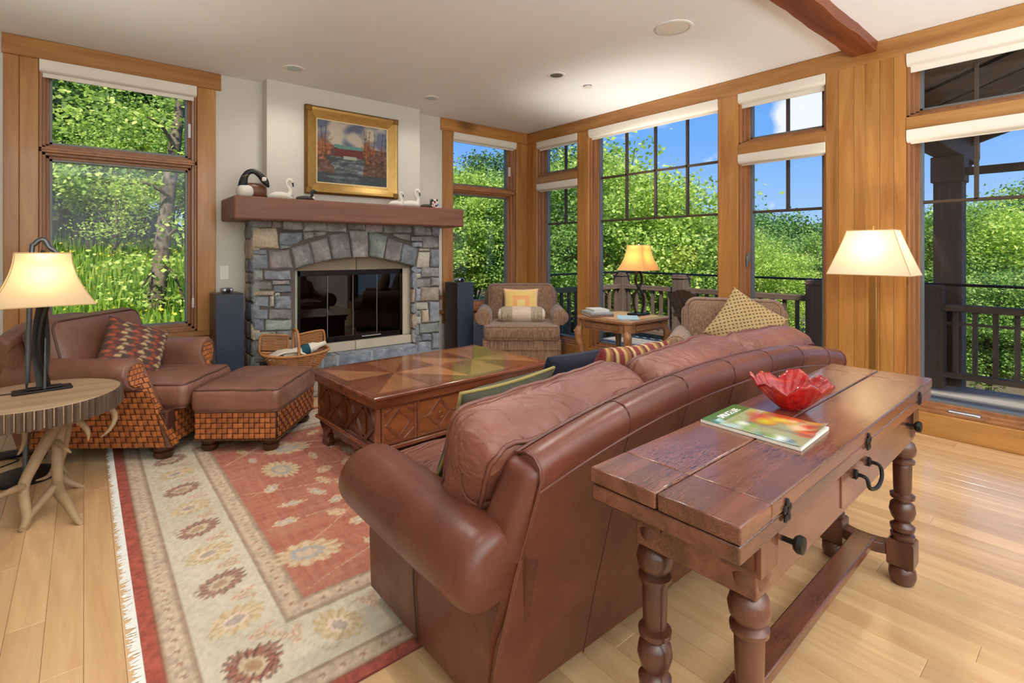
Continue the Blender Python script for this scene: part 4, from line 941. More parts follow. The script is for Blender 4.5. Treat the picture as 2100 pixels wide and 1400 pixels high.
# ------------------------------------------------------------------ rug
def rug():
    x0, y0, x1, y1 = RUG; W, H = x1 - x0, y1 - y0; nx, ny = int(W / .0088), int(H / .0088)
    gx = np.linspace(0, W, nx); gy = np.linspace(0, H, ny); X, Y = np.meshgrid(gx, gy, indexing='ij')
    lin = lambda c: np.array(S(*c)[:3])
    s = np.minimum(np.minimum(X, W - X), np.minimum(Y, H - Y)); C = np.zeros((nx, ny, 3))
    g = np.random.default_rng(2)
    def vn(sx, sy, seed):   # value noise
        q = np.random.default_rng(seed); a = q.uniform(0, 1, (int(W / sx) + 3, int(H / sy) + 3)); fx, fy = X / sx, Y / sy; ix, iy = fx.astype(int), fy.astype(int); tx, ty = fx - ix, fy - iy
        return (a[ix, iy] * (1 - tx) + a[ix + 1, iy] * tx) * (1 - ty) + (a[ix, iy + 1] * (1 - tx) + a[ix + 1, iy + 1] * tx) * ty
    ab = vn(.012, .09, 1) * .5 + vn(.3, .02, 2) * .5; pile = vn(.01, .012, 3)
    red = lin((164, 88, 70))[None, None] * (1 - ab[..., None] * .6) + lin((204, 150, 126)) * ab[..., None] * .6; cream = lin((208, 196, 172))[None, None] * (.86 + .2 * vn(.25, .2, 4)[..., None]); tan = lin((196, 174, 148))[None, None] * (.85 + .3 * pile[..., None]); edge = lin((166, 82, 66))[None, None] * (.75 + .5 * pile[..., None])
    B = (.045, .125, .385, .47)
    C[:] = red
    for lo, hi, c in ((0, B[0], edge), (B[0], B[1], tan), (B[1], B[2], cream), (B[2], B[3], tan)):
        k = (s >= lo) & (s < hi); C[k] = c[k]
    def put(mask, col, a=1.0): C[mask] = C[mask] * (1 - a) + np.array(S(*col)[:3]) * a
    for b in B: put(np.abs(s - b) < .005, (122, 92, 66), .55)
    # rosettes in the narrow borders
    t = np.where((np.minimum(X, W - X) < np.minimum(Y, H - Y)), Y, X)
    for lo, hi, cc in ((B[0], B[1], (214, 190, 164)), (B[2], B[3], (206, 176, 150))):
        m = (lo + hi) / 2; ph = ((t / .062) % 1 - .5) * .062; d = np.hypot(ph, s - m); an = np.arctan2(s - m, ph)
        put((d < .016 + .008 * np.cos(5 * an)) & (s > lo) & (s < hi), cc, .75); put((d < .007) & (s > lo) & (s < hi), (158, 112, 92), .8)
        put((np.abs(np.abs(s - m) - (hi - lo) * .36) < .004) & (s > lo) & (s < hi), (150, 122, 96), .5)
    def motif(cx, cy, L, Wd, ang, cols, teeth=9, amp=.25):
        k = (np.abs(X - cx) < L * 1.2) & (np.abs(Y - cy) < L * 1.2); dx, dy = X[k] - cx, Y[k] - cy; u = (dx * math.cos(ang) + dy * math.sin(ang)) / L; v = (-dx * math.sin(ang) + dy * math.cos(ang)) / Wd
        r = np.hypot(u, v); th = np.arctan2(v, u); edge_ = 1 - amp * (1 - np.abs(np.cos(teeth * th))) - .12 * (u < -.4); cur = C[k]
        out = r < edge_
        cur[out] = np.array(S(*cols[0])[:3]); ring = out & (np.abs(np.sin(teeth * th * 1.0 + r * 3)) > .55); cur[ring] = np.array(S(*cols[1])[:3])
        i2 = r < .52 * edge_; cur[i2] = np.array(S(*cols[2])[:3]); i3 = r < .28; cur[i3] = np.array(S(*cols[3])[:3])
        a = .78; base = C[k]; C[k] = base * (1 - a) + cur * a
    dark = ((98, 62, 52), (158, 96, 78), (200, 176, 146), (168, 130, 96)); gold = ((190, 158, 110), (206, 182, 140), (222, 198, 172), (168, 150, 140)); pink = ((196, 146, 120), (214, 184, 156), (180, 160, 140), (212, 190, 160))
    mid = (B[1] + B[2]) / 2
    for side in range(4):
        Lg = H if side < 2 else W; n = int((Lg - .3) / .27); stp = (Lg - 2 * mid) / n
        for i in range(n + 1):
            p = mid + stp * i
            x, y = [(mid, p), (W - mid, p), (p, mid), (p, H - mid)][side]; o = (0 if side < 2 else math.pi / 2)
            cs = (dark, gold)[i % 2]
            motif(x, y, .105, .07, R(32) + o if i % 2 == 0 else o + R(20), cs, 8 if i % 2 == 0 else 6)
            if i < n:
                q = p + stp / 2; x, y = [(mid + .03, q), (W - mid - .03, q), (q, mid + .03), (q, H - mid - .03)][side]
                for aa in (.5, -.35): motif(x + .025 * math.cos(o + aa), y + .025 * math.sin(o + aa), .055, .016, o + aa, pink, 3, .1)
    vine = np.abs((s - mid) - .085 * np.sin(t * 2 * math.pi / .27)) < .0045; put(vine & (s > B[1]) & (s < B[2]), (176, 152, 112), .6)
    # field
    fin = s > B[3] + .02; gm = random.Random(9)
    va = np.abs(np.sin(X * 5.2 + 1.2 * np.sin(Y * 4.1)) * .5 + np.sin(Y * 6.3 + np.sin(X * 3.3)) * .5) < .02; put(va & fin, (206, 168, 138), .7)
    va = np.abs(np.sin(X * 3.1 + 1.7 * np.sin(Y * 6.1) + 1) * .6 + np.sin(Y * 9.3 + 1.4 * np.sin(X * 5.3)) * .4) < .016; put(va & fin, (196, 176, 140), .6)
    F0 = B[3] + .1; pts = []
    for _ in range(2600):
        x, y = gm.uniform(F0, W - F0), gm.uniform(F0, H - F0)
        big = len(pts) < 18; rr = .16 if big else .065
        if all(math.hypot(x - a, y - b) > rr + c for a, b, c in pts):
            pts.append((x, y, rr))
            if big: motif(x, y, .15, .1, gm.uniform(-.4, .4) + (0 if gm.random() < .5 else 1.57), ((198, 172, 128), (214, 196, 160), (166, 176, 172), (206, 188, 160)), gm.choice((6, 8, 9)))
            else: motif(x, y, gm.uniform(.05, .08), gm.uniform(.022, .04), gm.uniform(0, 3.1), gm.choice((((214, 196, 164), (206, 176, 140), (170, 178, 176), (222, 206, 176)), ((204, 180, 136), (214, 190, 150), (196, 150, 120), (216, 196, 160)))), gm.choice((3, 4, 5)), .3)
    C *= (.86 + .28 * pile)[..., None]
    Z = .006 + .002 * pile; V = np.stack([X + x0, Y + y0, Z], -1).reshape(-1, 3)
    i = np.arange((nx - 1) * (ny - 1)); a = (i // (ny - 1)) * ny + i % (ny - 1); Q = np.stack([a, a + ny, a + ny + 1, a + 1], 1)
    root = thing('area_rug', 'large oriental rug with a brick red field and cream floral border', 'rug', ((x0 + x1) / 2, (y0 + y1) / 2, 0)); V = V - np.array([(x0 + x1) / 2, (y0 + y1) / 2, 0])
    me = bpy.data.meshes.new('pile'); me.vertices.add(len(V)); me.vertices.foreach_set('co', V.astype(np.float32).ravel()); me.loops.add(len(Q) * 4); me.loops.foreach_set('vertex_index', Q.astype(np.int32).ravel()); me.polygons.add(len(Q)); me.polygons.foreach_set('loop_start', np.arange(0, len(Q) * 4, 4, dtype=np.int32)); me.polygons.foreach_set('loop_total', np.full(len(Q), 4, dtype=np.int32)); me.update(); me.validate()
    ca = me.color_attributes.new('dye', 'FLOAT_COLOR', 'POINT'); ca.data.foreach_set('color', np.concatenate([C.reshape(-1, 3), np.ones((nx * ny, 1))], 1).astype(np.float32).ravel()); me.materials.append(M['rug_wool']); me.shade_smooth(); link(bpy.data.objects.new('pile', me), root)
    ob('edge', MB().box(-W / 2, -H / 2, 0, W / 2, H / 2, .0055), 'rug_edge', root)
    fr = MB(); gm = random.Random(4); y = -H / 2
    for sx in (-1, 1):
        y = -H / 2
        while y < H / 2:
            l = gm.uniform(.014, .036); dy = gm.uniform(-.01, .01); w = .0035; xx = sx * W / 2
            fr.add([(xx, y, .004), (xx, y + w, .006), (xx + sx * l, y + w + dy, .0025), (xx + sx * l, y + dy, .001)], [(0, 1, 2, 3)]); y += .0038
    stuff(ob('fringe', fr, 'fringe', root, smooth=0))
rug()

# ------------------------------------------------------------------ sofa
sf = thing('leather_sofa', 'brown leather rolled-arm sofa backed against the console table', 'sofa', (1.865, 1.40, 0))
HB = 1.065
def zt(x): return .862 - .10 * min(1.05, abs(x) / HB) ** 2.3
ob('base', MB().rbox((0, .01, .2), (2.12, .70, .27), .025, 8), 'sofa_leather', sf, smooth=50)
for s in (-1, 1):
    pr = armprof(s, .955, 1.108, 1.085, .492, .112, .06, .395)
    if s > 0: pr = pr[::-1]
    ys = [-.455, -.448, -.43, -.40, -.3, -.15, 0, .12, .2, .24, .262, .27]; mb = MB(); n = len(pr); vs = []
    ca, cz = sum(p[0] for p in pr) / n, sum(p[1] for p in pr) / n
    for k, y in enumerate(ys):
        sc = {0: .70, 1: .84, 2: .94, 3: .985, 9: .985, 10: .95, 11: .86}.get(k, 1)
        for a, z in pr:
            yy = y + (.07 * (1 - ((z - .06) / .6)) if y > .1 else 0) + (.10 * (.5 - z) / .4 if y < -.35 and z < .5 else 0)
            vs.append((ca + (a - ca) * sc if z > .07 else a, yy, cz + (z - cz) * sc if z > .07 else z))
    fs = [(k * n + i, k * n + (i + 1) % n, (k + 1) * n + (i + 1) % n, (k + 1) * n + i) for k in range(len(ys) - 1) for i in range(n)] + [tuple(range(n))[::-1], tuple((len(ys) - 1) * n + i for i in range(n))]
    a = ob('arm', mb.add(vs, fs), 'sofa_leather', sf, smooth=55)
    ob('seam', MB().tube([(s * 1.090, .0, .425), (s * 1.091, .0, .25), (s * 1.079, 0, .06)], .003, 6), 'seam_dark', a)
def backpt(x, k):   # outline of the sofa back in (y, z): outer bottom, up, over the roll, inner bottom
    t = zt(x)
    P = [(-.355, .06), (-.395, .25), (-.44, .46), (-.482, t - .14), (-.498, t - .08), (-.506, t - .05), (-.502, t - .02), (-.482, t), (-.45, t + .004), (-.415, t - .008), (-.392, t - .045), (-.375, t - .12), (-.34, .5), (-.29, .25), (-.27, .08)]
    return P[k]
def bfn(u, v):
    x = -1 + 2 * u; k = min(14, int(round(v * 14))); y, z = backpt(x * HB, k)
    wd = 1.075 if z < .3 else 1.075 - .045 * min(1, (z - .3) / .4)
    return (x * wd, y, z)
mb = MB().grid(bfn, 49, 15); n = 15
mb.f += [tuple(range(15)), tuple(range(48 * 15, 49 * 15))[::-1]] + [(i * 15 + 14, i * 15, (i + 1) * 15, (i + 1) * 15 + 14) for i in range(48)]
bk = ob('back', mb, 'sofa_leather', sf, smooth=50, bevel=.012)
for s in (-1, 1):   # padded wing that closes each end of the back over the arm
    c = [(1.03, -.455, .485), (1.115, -.445, .50), (1.125, -.33, .50), (1.03, -.31, .50), (1.00, -.508, .735), (1.052, -.50, .735), (1.06, -.405, .755), (1.00, -.40, .755)]
    wv = [(s * a, b, d) for a, b, d in c]; wf = [(0, 3, 2, 1), (4, 5, 6, 7), (0, 1, 5, 4), (1, 2, 6, 5), (2, 3, 7, 6), (3, 0, 4, 7)]
    ob('wing', MB().add(wv, wf if s > 0 else [f[::-1] for f in wf]), 'sofa_leather', bk, smooth=180, bevel=.03, seg=5)
sm = MB(); sm.tube([Vector(bfn(i / 48, 4 / 14)) + Vector((0, -.001, 0)) for i in range(49)], .004, 6); ob('piping', sm, 'sofa_leather', bk)
sm = MB(); sm.tube([Vector(bfn(i / 48, 9 / 14)) + Vector((0, .002, 0.001)) for i in range(49)], .004, 6); ob('piping', sm, 'sofa_leather', bk)
for s in (0, 48):
    ob('piping', MB().tube([Vector(bfn(s / 48, k / 14)) for k in range(0, 10)], .004, 6), 'sofa_leather', bk)
for i in (8, 15, 22, 29, 36, 43):
    ob('seam', MB().tube([Vector(bfn(i / 48, k / 14)) + Vector((0, .0005, 0)) for k in range(0, 10)], .0022, 6), 'seam_dark', bk)
for i in range(3): boxcushion(sf, (-.64 + .64 * i, .11, .405), (.636, .62, .17), mat='cushion_leather', name='seat_cushion', puff=.035, seed=i)
for i, (x, sx, dz, ry) in enumerate(((-.76, .665, -.012, -.085), (-.05, .63, .02, -.04), (.615, .60, .012, .01))):
    boxcushion(sf, (x, -.25, .65 + dz), (sx, .20, .42), (R(22), ry, R((-2, 3, -2)[i])), 'cushion_leather', .045, 'back_cushion', seed=5 + i, axis=1, wr=.02, r=.06)
for x, y in ((-1.0, .27), (1.0, .27), (-1.0, -.26), (1.0, -.26)): bun(sf, x, y, .06, .042)

# ------------------------------------------------------------------ console table
cn_ = thing('console_table', 'distressed dark wood console table with turned legs behind the sofa', 'table', (1.735, .648, 0), R(1.6))
CL, CWd, CT = 1.655, .352, .76
for j, (y0, y1) in enumerate(((-CWd / 2, -.002), (.002, CWd / 2))):
    for x0, x1 in ((-CL / 2, -CL / 2 + .135), (-CL / 2 + .136, CL / 2 - .136), (CL / 2 - .135, CL / 2)):
        bx('top_board', 'console_wood', cn_, x0, y0, CT - .036, x1, y1, CT, bevel=.004)
bx('lower_leaf', 'console_wood', cn_, -CL / 2 + .003, -CWd / 2 + .003, CT - .075, CL / 2 - .003, CWd / 2 - .003, CT - .039, bevel=.004)
bx('apron', 'console_wood', cn_, -.69, -.145, .545, .69, .145, CT - .076, bevel=.003)
bx('drawer', 'console_wood', cn_, -.17, -.149, .565, .17, -.14, .672, bevel=.002)
dr = [c for c in cn_.children if c.name.startswith('drawer')][-1]
ob('bail_handle', MB().tube(smoothpath([(-.065, -.15, .63), (-.065, -.178, .628), (-.06, -.186, .60), (0, -.19, .588), (.06, -.186, .60), (.065, -.178, .628), (.065, -.15, .63)], 5), .0055, 8).lathe([(.014, -.004), (.014, .004), (.006, .008)], 12, (-.065, -.152, .63), Euler((R(90), 0, 0)).to_matrix()).lathe([(.014, -.004), (.014, .004), (.006, .008)], 12, (.065, -.152, .63), Euler((R(90), 0, 0)).to_matrix()), 'dark_metal', dr)
for x in (-.56, .56): ob('knob', MB().lathe([(.006, 0), (.006, .022), (.014, .026), (.02, .034), (.018, .044), (.006, .047)], 14, (x, -.145, .63), Euler((R(90), 0, 0)).to_matrix()), 'dark_metal', cn_)
for x in (-.62, -.04, .60):
    hg = MB()
    for q in range(5):
        a = 2 * math.pi * q / 5 + .3; hg.lathe([(.009, 0), (.009, .003), (.004, .005)], 8, (x + .013 * math.cos(a), -CWd / 2 - .0005, CT - .038 + .017 * math.sin(a)), Euler((R(90), 0, 0)).to_matrix())
    hg.lathe([(.007, 0), (.007, .005), (.002, .007)], 8, (x, -CWd / 2 - .0005, CT - .038), Euler((R(90), 0, 0)).to_matrix()); ob('hinge', hg, 'dark_metal', cn_)
LEG = [(.030, 0), (.042, .006), (.050, .03), (.048, .055), (.034, .068), (.034, .075)]
LEG2 = [(.036, .163), (.044, .170), (.046, .186), (.030, .194), (.045, .203), (.047, .218), (.032, .228), (.030, .236), (.042, .250), (.050, .275), (.045, .300), (.030, .312), (.030, .318), (.046, .324), (.047, .336), (.032, .343), (.034, .36), (.036, .445), (.032, .452), (.046, .458), (.047, .468), (.034, .476), (.048, .492), (.052, .512), (.045, .532), (.032, .542), (.032, .552), (.045, .566), (.048, .585), (.038, .60), (.036, .61)]
for sx in (-1, 1):
    for sy in (-1, 1):
        x, y = sx * .655, sy * .115
        mb = MB().lathe([(a * .88, b) for a, b in LEG], 22, (x, y, 0)); mb.lathe([(a * .85, b) for a, b in LEG2], 22, (x, y, 0)); mb.add([(x + a * .042, y + b * .042, z) for z in (.078, .160) for a, b in ((-1, -1), (1, -1), (1, 1), (-1, 1))] + [(x + a * .036, y + b * .036, z) for z in (.07, .168) for a, b in ((-1, -1), (1, -1), (1, 1), (-1, 1))],
              [(0, 1, 5, 4), (1, 2, 6, 5), (2, 3, 7, 6), (3, 0, 4, 7), (8, 9, 1, 0), (9, 10, 2, 1), (10, 11, 3, 2), (11, 8, 0, 3), (4, 5, 13, 12), (5, 6, 14, 13), (6, 7, 15, 14), (7, 4, 12, 15), (8, 11, 10, 9), (12, 13, 14, 15)])
        mb.box(x - .042, y - .042, .60, x + .042, y + .042, CT - .076)
        ob('leg', mb, 'console_leg_wood', cn_, smooth=40)
        # scalloped corner bracket under the leaf end
        mb = MB().prism([(x + sx * .044, CT - .076), (x + sx * .075, CT - .076), (x + sx * .07, CT - .10), (x + sx * .058, CT - .115), (x + sx * .052, CT - .14), (x + sx * .044, CT - .15)], y - .03, y + .03, 'xz'); ob('bracket', mb, 'console_leg_wood', cn_)
    st_ = [(-.08, 0), (-.04, .014), (0, .018), (.04, .014), (.08, 0)]
    ob('cross_stretcher', MB().add([(sx * .655 + q * .03 - sx * b * 1.2, a, z) for a, b in st_ for q in (-1, 1) for z in (.10, .14)], [(i * 4 + a, i * 4 + b, i * 4 + 4 + b, i * 4 + 4 + a) for i in range(4) for a, b in ((0, 1), (1, 3), (3, 2), (2, 0))] + [(0, 1, 3, 2), (16, 18, 19, 17)]), 'console_leg_wood', cn_, smooth=30, bevel=.003)
ob('long_stretcher', MB().box(-.63, -.036, .118, .63, .036, .15), 'console_wood', cn_, bevel=.006)

# ------------------------------------------------------------------ coffee table
ct = thing('coffee_table', 'carved wooden coffee table with inlaid panels and a parquetry top', 'table', (1.855, 3.05, .005), R(2.2))
TL, TW, TZ = 1.37, .89, .47
bx('top_frame', 'coffee_wood', ct, -TL / 2, -TW / 2, TZ - .024, TL / 2, TW / 2, TZ - .002, bevel=.008, seg=3)
bx('frieze', 'coffee_wood', ct, -TL / 2 + .018, -TW / 2 + .018, TZ - .072, TL / 2 - .018, TW / 2 - .018, TZ - .02, bevel=.003)
bm_ = .055; fx, fy = TL / 2 - bm_, TW / 2 - bm_
for c, (ax, ay, bx_, by) in (('coffee_wood', (-TL / 2 + .008, -TW / 2 + .008, TL / 2 - .008, -fy)), ('coffee_wood', (-TL / 2 + .008, fy, TL / 2 - .008, TW / 2 - .008)), ('coffee_wood', (-TL / 2 + .008, -fy, -fx, fy)), ('coffee_wood', (fx, -fy, TL / 2 - .008, fy))):
    bx('border_veneer', c, ct, ax, ay, TZ - .006, bx_ - .0006, by - .0006, TZ, bevel=0)
for cx in (-fx / 2, fx / 2):
    ring = [(cx - fx / 2, -fy), (cx, -fy), (cx + fx / 2, -fy), (cx + fx / 2, 0), (cx + fx / 2, fy), (cx, fy), (cx - fx / 2, fy), (cx - fx / 2, 0)]
    for k in range(8):
        a, b = ring[k], ring[(k + 1) % 8]; ang = math.atan2((a[1] + b[1]) / 2, (a[0] + b[0]) / 2 - cx); c0 = (cx, 0)
        tri = [c0, a, b]; m_ = (sum(p[0] for p in tri) / 3, sum(p[1] for p in tri) / 3); tri = [(p[0] + (m_[0] - p[0]) * .004, p[1] + (m_[1] - p[1]) * .004) for p in tri]
        o = ob('veneer_wedge', MB().prism([(math.cos(-ang) * (p[0] - m_[0]) - math.sin(-ang) * (p[1] - m_[1]), math.sin(-ang) * (p[0] - m_[0]) + math.cos(-ang) * (p[1] - m_[1])) for p in tri], -.006, 0, 'xy'), ['coffee_wood_light', 'coffee_wood'][k % 2], ct, smooth=0)
        o.location = (m_[0], m_[1], TZ); o.rotation_euler = (0, 0, ang)
BX, BY, Z0, Z1 = TL / 2 - .035, TW / 2 - .035, .175, TZ - .07
bx('body', 'coffee_wood_dark', ct, -BX + .006, -BY + .006, Z0, BX - .006, BY - .006, Z1)
bx('base_moulding', 'coffee_wood', ct, -BX - .014, -BY - .014, Z0 - .022, BX + .014, BY + .014, Z0 + .004, bevel=.008, seg=3)
def framep(par, P, a0, a1, z0, z1, kind):
    # a panel on a side; P(a, d, z) places it, d is how proud it stands
    def q(poly, d0, d1, mat, name):
        n = len(poly); vs = [P(a, d0, z) for a, z in poly] + [P(a, d1, z) for a, z in poly]
        return ob(name, MB().add(vs, [tuple(range(n))[::-1], tuple(range(n, 2 * n))] + [(i, (i + 1) % n, (i + 1) % n + n, i + n) for i in range(n)]), mat, par, smooth=0, bevel=.0012, seg=1)
    w = .016; r = lambda a, b, c, d: [(a, b), (c, b), (c, d), (a, d)]
    q(r(a0, z0, a0 + w, z1), 0, .007, 'coffee_wood', 'stile'); q(r(a1 - w, z0, a1, z1), 0, .007, 'coffee_wood', 'stile')
    q(r(a0 + w, z0, a1 - w, z0 + w), 0, .006, 'coffee_wood', 'rail'); q(r(a0 + w, z1 - w, a1 - w, z1), 0, .006, 'coffee_wood', 'rail')
    q(r(a0 + w, z0 + w, a1 - w, z1 - w), 0, .0015, 'coffee_wood_panel', 'field'); ca, cz = (a0 + a1) / 2, (z0 + z1) / 2; hw, hh = (a1 - a0) / 2 - w, (z1 - z0) / 2 - w
    if kind == 'star':
        q([(ca + (.42 if k % 2 else .85) * min(hw, hh) * math.cos(math.pi * k / 8 + .39), cz + (.62 if k % 2 else .9) * min(hw, hh) * math.sin(math.pi * k / 8 + .39)) for k in range(16)], .001, .0035, 'coffee_wood_light', 'star_inlay'); return
    dw = .011; d = min(hw, hh) * .98 if kind == 'wide' else hh * .98; dx = d if kind == 'wide' else min(hw, hh) * .98
    C4 = [(ca, cz - hh), (ca + dx, cz), (ca, cz + hh), (ca - dx, cz)]; I4 = [(ca + (p[0] - ca) * .74, cz + (p[1] - cz) * .74) for p in C4]
    for k in range(4): q([C4[k], C4[(k + 1) % 4], I4[(k + 1) % 4], I4[k]], 0, .006, 'coffee_wood', 'lozenge_strip')
    if kind == 'wide':
        for s in (-1, 1): q(r(min(ca + s * dx, ca + s * hw), cz - .007, max(ca + s * dx, ca + s * hw), cz + .007), 0, .006, 'coffee_wood', 'bar')
        ring = [P(ca + .018 * math.cos(t), .012, cz - .006 + .018 * math.sin(t)) for t in np.linspace(0, 6.283, 17)[:-1]]; ob('ring_pull', MB().tube(ring, .0022, 6, closed=True), 'brass_nail', par)
    else:
        for sx_ in (-1, 1):
            for sz_ in (-1, 1): q([(ca + sx_ * hw, cz + sz_ * hh * .45), (ca + sx_ * hw, cz + sz_ * hh * .75), (ca + sx_ * hw * .5, cz + sz_ * hh), (ca + sx_ * hw * .3, cz + sz_ * hh)][::sx_ * sz_], 0, .005, 'coffee_wood', 'corner_strip')
Pf = lambda a, d, z: (a, -BY + .006 - d, z)
Pk = lambda a, d, z: (-a, BY - .006 + d, z)
edges = [-BX + .03, -.40, -.12, .0 - .0 + .06, .34, BX - .03]; kinds = ['diamond', 'wide', 'star', 'wide', 'diamond']; edges = [-BX + .03, -.395, -.075, .085, .405, BX - .03]
for P_ in (Pf, Pk):
    for k in range(5): framep(ct, P_, edges[k] + .002, edges[k + 1] - .002, Z0 + .008, Z1 - .004, kinds[k])
for sy in (-1, 1):
    for sx in (-1, 1): ob('corner_post', MB().box(sx * BX - sx * .026, sy * BY - sy * .026, Z0, sx * BX, sy * BY, Z1).box(sx * BX - sx * .016, sy * (BY + .002), Z0, sx * BX - sx * .008, sy * (BY - .01), Z1), 'coffee_wood', ct, bevel=.002)
for sx in (-1, 1):   # fretwork ends: a panel with slots through it
    y = BY - .028; N = 3; pw = 2 * y / N; bars = MB(); zz0, zz1 = Z0 + .01, Z1 - .006; zc = (zz0 + zz1) / 2; hh = (zz1 - zz0) / 2
    def seg(a, b, w=.026): bars.bar((sx * (BX - .003), a[0], a[1]), (sx * (BX - .003), b[0], b[1]), w, .012, up=(sx, 0, 0))
    for k in range(N + 1):
        c = -y + pw * k
        for s in (-1, 1):
            if -y - .001 <= c + s * pw / 2 <= y + .001: seg((c, zc), (c + s * pw / 2, zz1)); seg((c, zc), (c + s * pw / 2, zz0))
    seg((-y, zz1), (y, zz1), .03); seg((-y, zz0), (y, zz0), .03)
    ob('fretwork', bars, 'coffee_wood_dark', ct)
    for k in range(N):
        sl = MB(); c = -y + pw * (k + .5); sl.bar((sx * (BX - .003), c - .03, zc), (sx * (BX - .003), c + .03, zc), .10, .011, up=(sx, 0, 0))
        sl.bar((sx * (BX - .003), c, zc - .07), (sx * (BX - .003), c, zc + .07), .05, .0105, up=(sx, 0, 0)); ob('fret_lozenge', sl, 'coffee_wood_dark', ct)
    ob('slot_back', MB().box(sx * (BX - .014), -y, zz0, sx * (BX - .0125), y, zz1), 'black_metal', ct)
    # scrolled trestle foot
    pts = [(-.40, Z0 - .02), (.40, Z0 - .02), (.385, .12), (.34, .085), (.335, .05), (.352, .02), (.345, 0), (.262, 0), (.252, .03), (.268, .055), (.262, .08), (.235, .10), (.222, .125), (.20, .13), (.17, .105), (.12, .098), (.08, .11), (.04, .10)]
    pts = pts[:2] + pts[2:] + [(-a, b) for a, b in reversed(pts[2:])]
    ob('trestle_foot', MB().prism(pts, sx * BX - sx * .05, sx * BX - sx * .005, 'yz'), 'coffee_wood_dark', ct, bevel=.004)

# ------------------------------------------------------------------ woven leather armchair and ottoman
ch = thing('leather_armchair', 'brown leather armchair with woven leather sides and nailhead trim', 'armchair', (.23, 4.26, 0), R(-38))
ob('base', MB().box(-.40, -.35, .085, .47, .35, .30), 'weave_gap', ch, bevel=.01)
for s in (-1, 1):
    pr = armprof(s, .285, .385, .372, .53, .095, .085, .44)
    if s < 0: pr = pr[::-1]
    def fsh(k, x, a, z):
        if k >= 3: x = x - .20 * max(0, min(1, (z - .16) / .32)) ** .8 + (.012 if k == 4 else 0)
        if k == 4: c0, c1 = s * .36, .5; a = c0 + (a - c0) * .93; z = z if z < .09 else (c1 + (z - c1) * .95)
        return (x, a, z)
    a = ob('arm', extr(pr, [-.38, -.1, .2, .49, .49], 'x', fsh), 'chair_leather', ch, smooth=50)
    # woven front facing
    cen = (s * .36, .5); fp_ = [(p[0], p[1]) for p in pr]
    def inset(p, q): return (cen[0] + (p[0] - cen[0]) * q, p[1] + (.012 if p[1] < .1 else 0) if p[1] < .3 else cen[1] + (p[1] - cen[1]) * q)
    ip = [inset(p, .74) for p in fp_]; xf = lambda z: .503 - .20 * max(0, min(1, (z - .16) / .32)) ** .8 + .004
    ob('arm_facing', MB().add([(xf(z), y, z) for y, z in ip] + [(xf(z) + .004, y, z) for y, z in ip], [tuple(range(len(ip))), tuple(range(len(ip), 2 * len(ip)))[::-1]] + [(i, i + len(ip), (i + 1) % len(ip) + len(ip), (i + 1) % len(ip)) for i in range(len(ip))]), 'weave_print', a, smooth=30)
    nails(a, along([(xf(z) + .006, y, z) for y, z in ip] + [(xf(ip[0][1]) + .006, *ip[0])], .0135))
    ob('weave_backing', MB().add([(-.38, s * .3728, .088), (.48, s * .3728, .088), (.38, s * .3728, .424), (-.38, s * .3728, .424)], [(0, 1, 2, 3)]), 'weave_gap', a)
    weave(a, lambda u, v: ((-.38 + u * (.86 - .10 * v), s * (.3735 if v > .03 else .372), .088 + v * .335), (0, s, 0)), 27, 10)
    nails(a, along([(.478, s * .376, .095), (.475, s * .376, .25), (.42, s * .376, .34), (.36, s * .376, .42)], .0135))
weave(ch, lambda u, v: ((.472, -.28 + .56 * u, .088 + v * .19), (1, 0, 0)), 17, 6)
# tight rolled back with nailheads and a loose back cushion
def cb(u, v):
    y = -.47 + .94 * u; k = v * 12; e = abs(2 * u - 1); zt_ = .84 - .10 * e ** 2.2
    P = [(-.38, .085), (-.43, .35), (-.475, .6), (-.50, zt_ - .08), (-.505, zt_ - .03), (-.48, zt_), (-.44, zt_ + .004), (-.405, zt_ - .02), (-.395, zt_ - .06), (-.36, .6), (-.32, .4), (-.30, .25), (-.30, .09)]
    i = int(round(k)); x, z = P[i]; return (x + .05 * e ** 3 * (z > .4), y * (.80 + .2 * min(1, max(0, (z - .2) / .35))), z)
mb = MB().grid(cb, 25, 13); mb.f += [tuple(range(13)), tuple(range(24 * 13, 25 * 13))[::-1]] + [(i * 13 + 12, i * 13, (i + 1) * 13, (i + 1) * 13 + 12) for i in range(24)]
b_ = ob('back', mb, 'chair_leather', ch, smooth=60)
nails(b_, along([Vector(cb(i / 24, 8 / 12)) + Vector((.004, 0, .004)) for i in range(25)], .0135)); nails(b_, along([Vector(cb(0, k / 12)) + Vector((.0, -.004, 0)) for k in (8, 9, 10, 11)], .0135))
boxcushion(ch, (-.235, .0, .635), (.20, .76, .40), (0, R(-14), 0), 'chair_leather', .05, 'back_cushion', axis=0, r=.07, seed=3)
boxcushion(ch, (.10, 0, .365), (.86, .56, .16), (0, 0, 0), 'chair_leather', .03, 'seat_cushion', seed=4, r=.04)
for x, y in ((.42, -.30), (.42, .30), (-.34, -.3), (-.34, .3)): bun(ch, x, y, .085, .055)
ot = thing('leather_ottoman', 'brown leather ottoman with a woven leather base in front of the armchair', 'ottoman', (.925, 3.807, .005), R(-38))
ob('base', MB().box(-.25, -.325, .075, .25, .325, .255), 'weave_gap', ot, bevel=.008)
for s in (-1, 1):
    weave(ot, lambda u, v: ((s * .252, -.322 + .644 * u, .09 + v * .163), (s, 0, 0)), 20, 5); weave(ot, lambda u, v: ((-.247 + .494 * u, s * .327, .09 + v * .163), (0, s, 0)), 15, 5)
nails(ot, along([(-.256, -.331, .082), (.256, -.331, .082), (.256, .331, .082), (-.256, .331, .082), (-.256, -.331, .082)], .012))
boxcushion(ot, (0, 0, .325), (.53, .675, .15), mat='chair_leather', puff=.022, name='cushion', r=.035, wr=.004)
